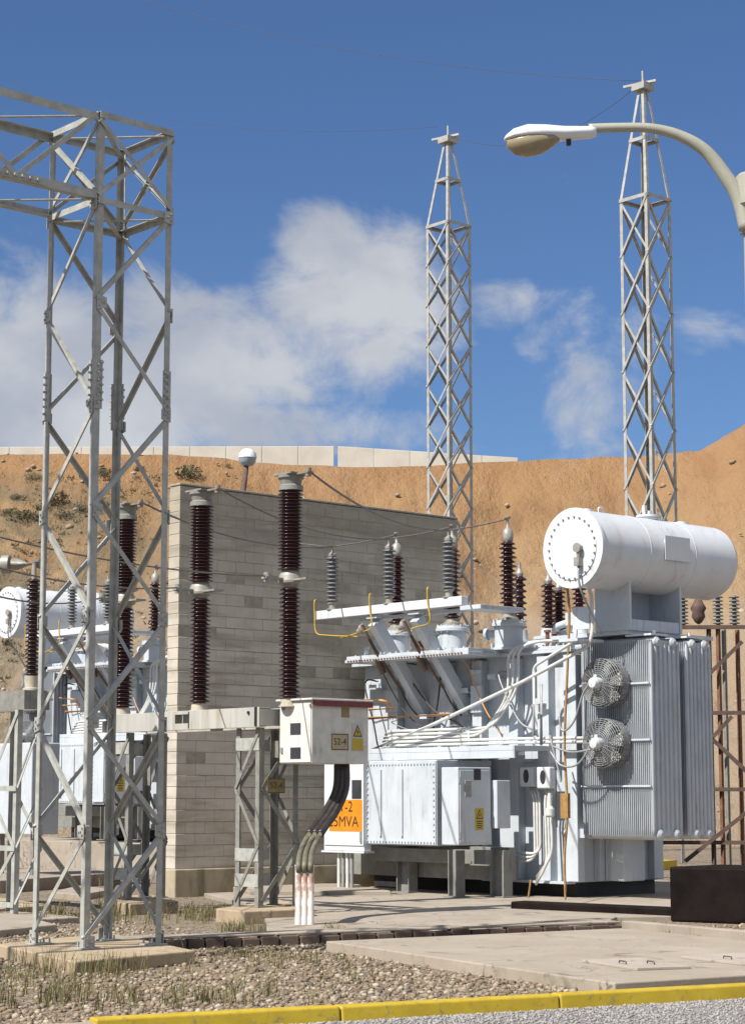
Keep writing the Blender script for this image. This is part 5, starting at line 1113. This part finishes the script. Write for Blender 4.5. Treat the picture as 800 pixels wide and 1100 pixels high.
# ---------------------------------------------------------------- left post-insulator stand
ps = PD(34, 742, 27.6); pu_, pv_ = ps[0], ps[1]; pz = ps[2]
st = Thing('insulator_stand', 'grey steel stand with a dark post insulator at the left edge', 'insulator stand', (pu_, pv_, 0))
mb = MB(); mb.box(pu_ - .2, pu_ - .188, pv_ - .15, pv_ + 4.2, pz - .26, pz); mb.box(pu_ - .187, pu_ - .03, pv_ - .15, pv_ + 4.2, pz - .014, pz - .002); mb.box(pu_ + .188, pu_ + .2, pv_ - .15, pv_ + 4.2, pz - .26, pz); mb.box(pu_ - .187, pu_ + .187, pv_ - .15, pv_ - .138, pz - .26, pz - .016); st.part(mb, 'beam', M['galv_dark'])
for yy in (0.0, .72):
    for xx_ in (-.2, .2):
        mb = MB(); mb.angle((pu_ + xx_, pv_ + yy, .0), (pu_ + xx_, pv_ + yy, pz - .262), .08, .009, (-1 if xx_ > 0 else 1, 0, 0), (0, 1 if yy == 0 else -1, 0)); st.part(mb, 'post', M['galv'])
hz = [.2, .95, 1.75, pz - .3]
for i in range(3):
    p, q = (0, .72) if i % 2 else (.72, 0)
    for xx_ in (-.213, .213):
        mb = MB(); mb.beam((pu_ + xx_, pv_ + p, hz[i]), (pu_ + xx_, pv_ + q, hz[i + 1]), .008, .06); st.part(mb, 'brace', M['galv'])
    mb = MB(); mb.beam((pu_ - .223, pv_ - .03, hz[i]), (pu_ - .223, pv_ + 3, hz[i]), .008, .07); mb.beam((pu_ - .2, pv_ - .013, hz[i]), (pu_ + .2, pv_ - .013, hz[i + 1]), .06, .008); st.part(mb, 'brace', M['galv'])
mb = MB(); mb.lathe([(.12, pz), (.12, pz + .03), (.09, pz + .04), (.10, pz + .2)], (pu_, pv_, 0), (0, 0, 1), 18); st.part(mb, 'insulator_foot', M['glaze_cream'])
mb = MB(); zt_ = PD(35, 622, 27.6)[2]; mb.lathe([(r, t_ + pz + .2) for r, t_ in sheds(.06, .105, zt_ - pz - .2, 24, .10)], (pu_, pv_, 0), (0, 0, 1), 20, False); ins = st.part(mb, 'post_insulator', M['porcelain_dark'])
zt2 = PD(20, 605, 27.6)[2]
mb = MB(); mb.tube([(pu_ + .1, pv_ - .0, zt2), (pu_ - .1, pv_ + .25, zt2), (pu_ - .8, pv_ + 1.1, zt2)], .08, 14); mb.cyl((pu_, pv_, zt_), (pu_, pv_, zt2), .035, 8); mb.cyl((pu_ - .18, pv_ + .34, zt2), (pu_ - .25, pv_ + .42, zt2), .13, 12); mb.cyl((pu_ - .34, pv_ + .54, zt2), (pu_ - .4, pv_ + .61, zt2), .13, 12); st.part(mb, 'terminal_arm', M['flange'])
fslab([(-70, 985), (0, 999), (62, 993), (10, 980)], .09, 'concrete footing under the insulator stand at the left edge', 'concrete')

# far grey cabinet at the left edge
c0 = PD(16, 880, 37.5); mc = Thing('metal_cabinet', 'grey metal cabinet with an orange sticker near the left edge', 'cabinet', (c0[0], c0[1], 0))
mb = MB(); mb.box(c0[0], c0[0] + .6, c0[1] - .55, c0[1] + .8, .95, 2.62); mc.part(mb, 'body', M['paint'], bev=.02)
mb = MB(); mb.box(c0[0] - .012, c0[0] - .001, c0[1] - .12, c0[1] + .14, 1.75, 2.05); mc.part(mb, 'sticker', M['sign_orange'])
mb = MB(); [mb.box(c0[0] + .1, c0[0] + .2, c0[1] + k, c0[1] + k + .1, 0, .95) for k in (-.5, .65)]; mc.part(mb, 'leg', M['galv_dark'])

# ---------------------------------------------------------------- rusty stand right of the radiators
d0 = 37.0; r0 = PD(764, 900, d0); ru, rv = r0[0], r0[1]; zt_ = PD(780, 674, d0)[2]
rst = Thing('rusty_stand', 'rusty steel stand with grey insulators behind the radiators at right', 'steel stand', (ru, rv, 0))
Wr = Vector((1, -1, 0)).normalized()                   # runs right across the picture
def rp(s_, z_, b=0.0): return Vector((ru, rv, 0)) + Wr * s_ + Vector((1, 1, 0)).normalized() * b + Vector((0, 0, z_))
for s_, m_, b in ((0.03, 'rust_dark', 0), (.20, 'rust', 0), (.36, 'galv_dark', .5), (.62, 'rust', .6), (1.15, 'rust_dark', 0), (1.4, 'rust', .6)):
    mb = MB(); mb.beam(rp(s_, 0, b), rp(s_, zt_, b), .062, .062); rst.part(mb, 'post', M[m_])
for z_ in (zt_, PD(780, 766, d0)[2], PD(780, 848, d0)[2], PD(780, 905, d0)[2]):
    mb = MB(); mb.beam(rp(-.9, z_, -.06), rp(1.9, z_, -.06), .075, .07); rst.part(mb, 'crossbar', M['rust_dark'])
for (a, ya, b, yb) in ((-.0, 725, .62, 690), (0, 792, .8, 838), (-.5, 925, 1.0, 855), (.0, 795, .4, 770)):
    mb = MB(); mb.beam(rp(a, PD(770, ya, d0)[2], -.13), rp(b, PD(770, yb, d0)[2], -.13), .07, .07); rst.part(mb, 'brace', M['rust_dark'])
for k, s_ in enumerate((-.42, .22, .52)):
    mb = MB(); p = rp(s_, zt_ + .05, .1); mb.lathe([(r, t_) for r, t_ in sheds(.04, .10, .55, 8)], p, (0, 0, 1), 18, False); ii = rst.part(mb, 'insulator', M['porcelain_grey'])
mb = MB(); p = rp(-.15, zt_ + .32, 0); mb.lathe([(.02, -.26), (.07, -.22), (.13, -.12), (.11, -.04), (.15, .03), (.10, .12), (.06, .2), (.04, .4)], p, (0, 0, 1), 14, False); rst.part(mb, 'breather', M['rust_dark'])
# grey trestle glimpsed under the radiators
t0 = PD(690, 935, 39.5); tr = Thing('steel_trestle', 'small grey steel trestle glimpsed below the radiators', 'trestle', (t0[0], t0[1], 0))
for a, b in ((-.22, -.05), (.22, .05), (0, 0)):
    mb = MB(); mb.beam(Vector((t0[0], t0[1], 0)) + Wr * a, Vector((t0[0], t0[1], 1.6)) + Wr * b, .09 if a else .16, .06); tr.part(mb, 'leg', M['galv'])
mb = MB(); p = PG(655, 932, .15); q = PG(720, 926, .15); mb.beam((p[0], p[1], .1), (q[0], q[1], .1), .3, .2)
single(mb, 'yellow_kerbstone', M['yellow'], 'short yellow kerbstone seen in the gap under the radiators', 'kerbstone', (p[0], p[1], 0))

# ---------------------------------------------------------------- conductors
def wire(pts, r, label, name='conductor', mat='wire', group=None, smooth=True):
    pts = [Vector(p) for p in pts]; o = pts[0]; mb = MB(); mb.tube(pts, r, 6)
    return single(mb, name, M[mat], label, 'conductor', tuple(o), group=group)
av = [PU(x, 650, 22.5)[1] for x in (357, 418, 482)]; azt = 5.94
names = ['left', 'middle', 'right']
for i in range(3):
    top = (UB, cols_v[i] - .37, ztp + .06); arr = (22.5, av[i], azt); bsh = (23.6, TV[i], 6.2)
    wire(catenary(top, arr, .22), .016, ['sagging conductor from the breaker pole behind the tower to an arrester', 'sagging conductor from the middle breaker pole to the middle arrester', 'sagging conductor from the near breaker pole to the near arrester'][i], group='jumpers between breaker and transformer')
    wire(smooth_path([arr, Vector(arr).lerp(Vector(bsh), .5) + V(0, 0, -.02), bsh], 5), .013, 'short jumper from the %s grey arrester to its brown bushing' % ['farthest', 'middle', 'nearest'][i], group='short arrester jumpers')
for i, (x, y, d) in enumerate(((-12, 638, 22.5), (-12, 607, 22.5), (-12, 574, 22.5))):
    m_ = (UB - .40, cols_v[i], zm0 + .08); wire(catenary(PD(x, y, d), m_, .10), .011, 'conductor running left from the %s breaker pole flange' % ['far', 'middle', 'near'][i], group='conductors leaving the breaker to the left')
wire([(22.5, av[0], azt), (22.5, av[0] + .35, azt + .05), (22.3, av[0] + 1.6, azt + .25), (22, av[0] + 4.0, azt + .6)], .010, 'thin conductor leaving the outermost arrester past the wall')
def wwire(a, b, sag, r, label): wire([UV(p) for p in catenary(a, b, sag, 24)], r, label, 'overhead_wire', 'wire_far', 'overhead wires against the sky')
wwire(D(40, -40, 62), MT2, .8, .007, 'overhead wire rising from the tallest mast to the top left')
wwire(MT1, MT2, .9, .007, 'slack overhead wire strung between the two far masts')
wwire(D(-60, 55, 75), D(470, 136, 57), 1.2, .005, 'faint overhead wire reaching the middle mast from the left')

# ---------------------------------------------------------------- gravel and weeds
rs = np.random.RandomState(21); P = []; S = []
def inside(p, poly):
    c = False; n = len(poly)
    for i in range(n):
        a, b = poly[i], poly[(i + 1) % n]
        if (a[1] > p[1]) != (b[1] > p[1]) and p[0] < (b[0] - a[0]) * (p[1] - a[1]) / (b[1] - a[1]) + a[0]: c = not c
    return c
padW = [W2(*q) for q in (A_, B_, C_, D_)]; ftW = [W2(*gp(x, y, .13)) for x, y in [(-4, 1014), (81, 1033), (210, 1021), (118, 1002)]]
brW = [W2(*gp(x, y, .17)) for x, y in [(232, 976), (262, 979), (338, 976), (300, 966)]]
def road_side(x, y): return (x - K0.x) * kn.x + (y - K0.y) * kn.y
N = 88000; yy = 13.0 + 19 * rs.rand(N) ** 1.35; xx = (rs.rand(N) * 2 - 1) * .215 * yy
E0w = Vector((*W2(E0.x, E0.y), 0)); E1w = Vector((*W2(E1.x, E1.y), 0))
for x, y in zip(xx, yy):
    if road_side(x, y) > -.17: continue
    if inside((x, y), padW) or inside((x, y), ftW) or inside((x, y), brW): continue
    p = (x * U2[0] + y * U2[1], x * V2[0] + y * V2[1])
    se = (Vector((*p, 0)) - E0).dot(ed); ne = (Vector((*p, 0)) - E0).dot(en)
    if 0 <= se <= Ln and -.03 < ne < .45: continue
    if ne > .4 and se > 2.3 and p[0] < 30 and p[1] < 27 and se < 40: continue
    pn = math.sin(x * 1.7 + 1.1 * math.sin(y * .9)) + math.sin(y * 1.3 + 1.4 * math.sin(x * 1.1 + 2)) + .6 * math.sin(x * 4.1 - y * 3.3)
    if rs.rand() < .30 + (.5 if pn > .9 else 0): continue
    s = .007 + .030 * rs.rand() ** 3.0
    P.append((x, y, s * .25)); S.append(s)
tag(stones(np.array(P), np.array(S), 'gravel', M['stone'], 8), kind='stuff', label='pale pinkish gravel stones covering the yard in front', cat='gravel')
rs2 = np.random.RandomState(4); P = []; S = []
for _ in range(9000):
    t_ = rs2.uniform(-1, 6.5); n_ = .03 + 1.6 * rs2.rand() ** 1.5; p = K0 + kd * t_ + kn * n_; s = .007 + .009 * rs2.rand(); P.append((p.x, p.y, .004 + s * .3)); S.append(s)
M['chip'] = mk_island('road chips', [(.26, .245, .23), (.22, .205, .20), (.34, .325, .31), (.29, .27, .255)], .9, 30, .2)
tag(stones(np.array(P), np.array(S), 'road_chippings', M['chip'], 9), kind='stuff', label='loose grey chippings on the road by the kerb', cat='chippings')

rw = random.Random(12); mb = MB()
def tuft(x, y, z, n, h, spread):
    for _ in range(n):
        an = rw.uniform(0, 6.28); l = rw.uniform(.2, 1) * spread; hh = h * rw.uniform(.5, 1.15); w = rw.uniform(.002, .0045)
        bx, by = x + rw.gauss(0, spread * .25), y + rw.gauss(0, spread * .25); tx, ty = bx + math.cos(an) * l, by + math.sin(an) * l
        mx_, my_ = bx + math.cos(an) * l * .35, by + math.sin(an) * l * .35; px_, py_ = -math.sin(an) * w, math.cos(an) * w
        mb.add([(bx - px_, by - py_, z), (bx + px_, by + py_, z), (mx_ + px_ * .8, my_ + py_ * .8, z + hh * .65), (mx_ - px_ * .8, my_ - py_ * .8, z + hh * .65), (tx, ty, z + hh)], [(0, 1, 2, 3), (3, 2, 4)])
_ = 0
def tuft_px(x, y, n, h, sp, z=0.0): p = G(x, y, z); tuft(p[0], p[1], z, n, h, sp)
for (x, y, c, h, sp, rx, ry) in ((40, 1034, 9, .22, .12, 26, 4), (95, 1048, 14, .26, .12, 60, 8), (150, 1045, 8, .22, .1, 50, 6), (215, 985, 26, .18, .12, 35, 7), (260, 1000, 14, .16, .12, 24, 3), (320, 1040, 10, .14, .1, 70, 14),
                                 (360, 1003, 10, .13, .1, 16, 3), (120, 980, 16, .3, .14, 12, 8), (60, 985, 16, .22, .14, 30, 8), (245, 955, 16, .35, .12, 22, 4), (30, 945, 20, .3, .15, 40, 6), (105, 950, 12, .3, .13, 25, 4), (195, 955, 14, .25, .12, 20, 5),
                                 (530, 1045, 5, .12, .08, 70, 8), (617, 1048, 3, .3, .02, 6, 3), (745, 1008, 6, .1, .08, 50, 4), (180, 1075, 26, .16, .1, 140, 14), (240, 1030, 14, .14, .12, 120, 12), (150, 990, 14, .2, .12, 60, 6), (430, 1000, 5, .1, .08, 40, 2), (70, 1075, 16, .2, .1, 70, 14), (10, 1060, 8, .2, .1, 30, 18), (560, 972, 6, .08, .08, 20, 2), (20, 905, 10, .3, .2, 30, 5)):
    for _ in range(int(c * 1.7)):
        q = (x + rw.gauss(0, rx * .5), y + rw.gauss(0, ry * .5)); p = G(q[0], max(q[1], 880))
        if inside(p, padW) or inside(p, ftW) or road_side(p[0], p[1]) > -.2: continue
        tuft(p[0], p[1], 0, rw.randint(5, 16), h * .95, sp)
tag(mb.build('weeds', M['grass']), kind='stuff', label='dry grass and weeds growing through the gravel', cat='weeds')
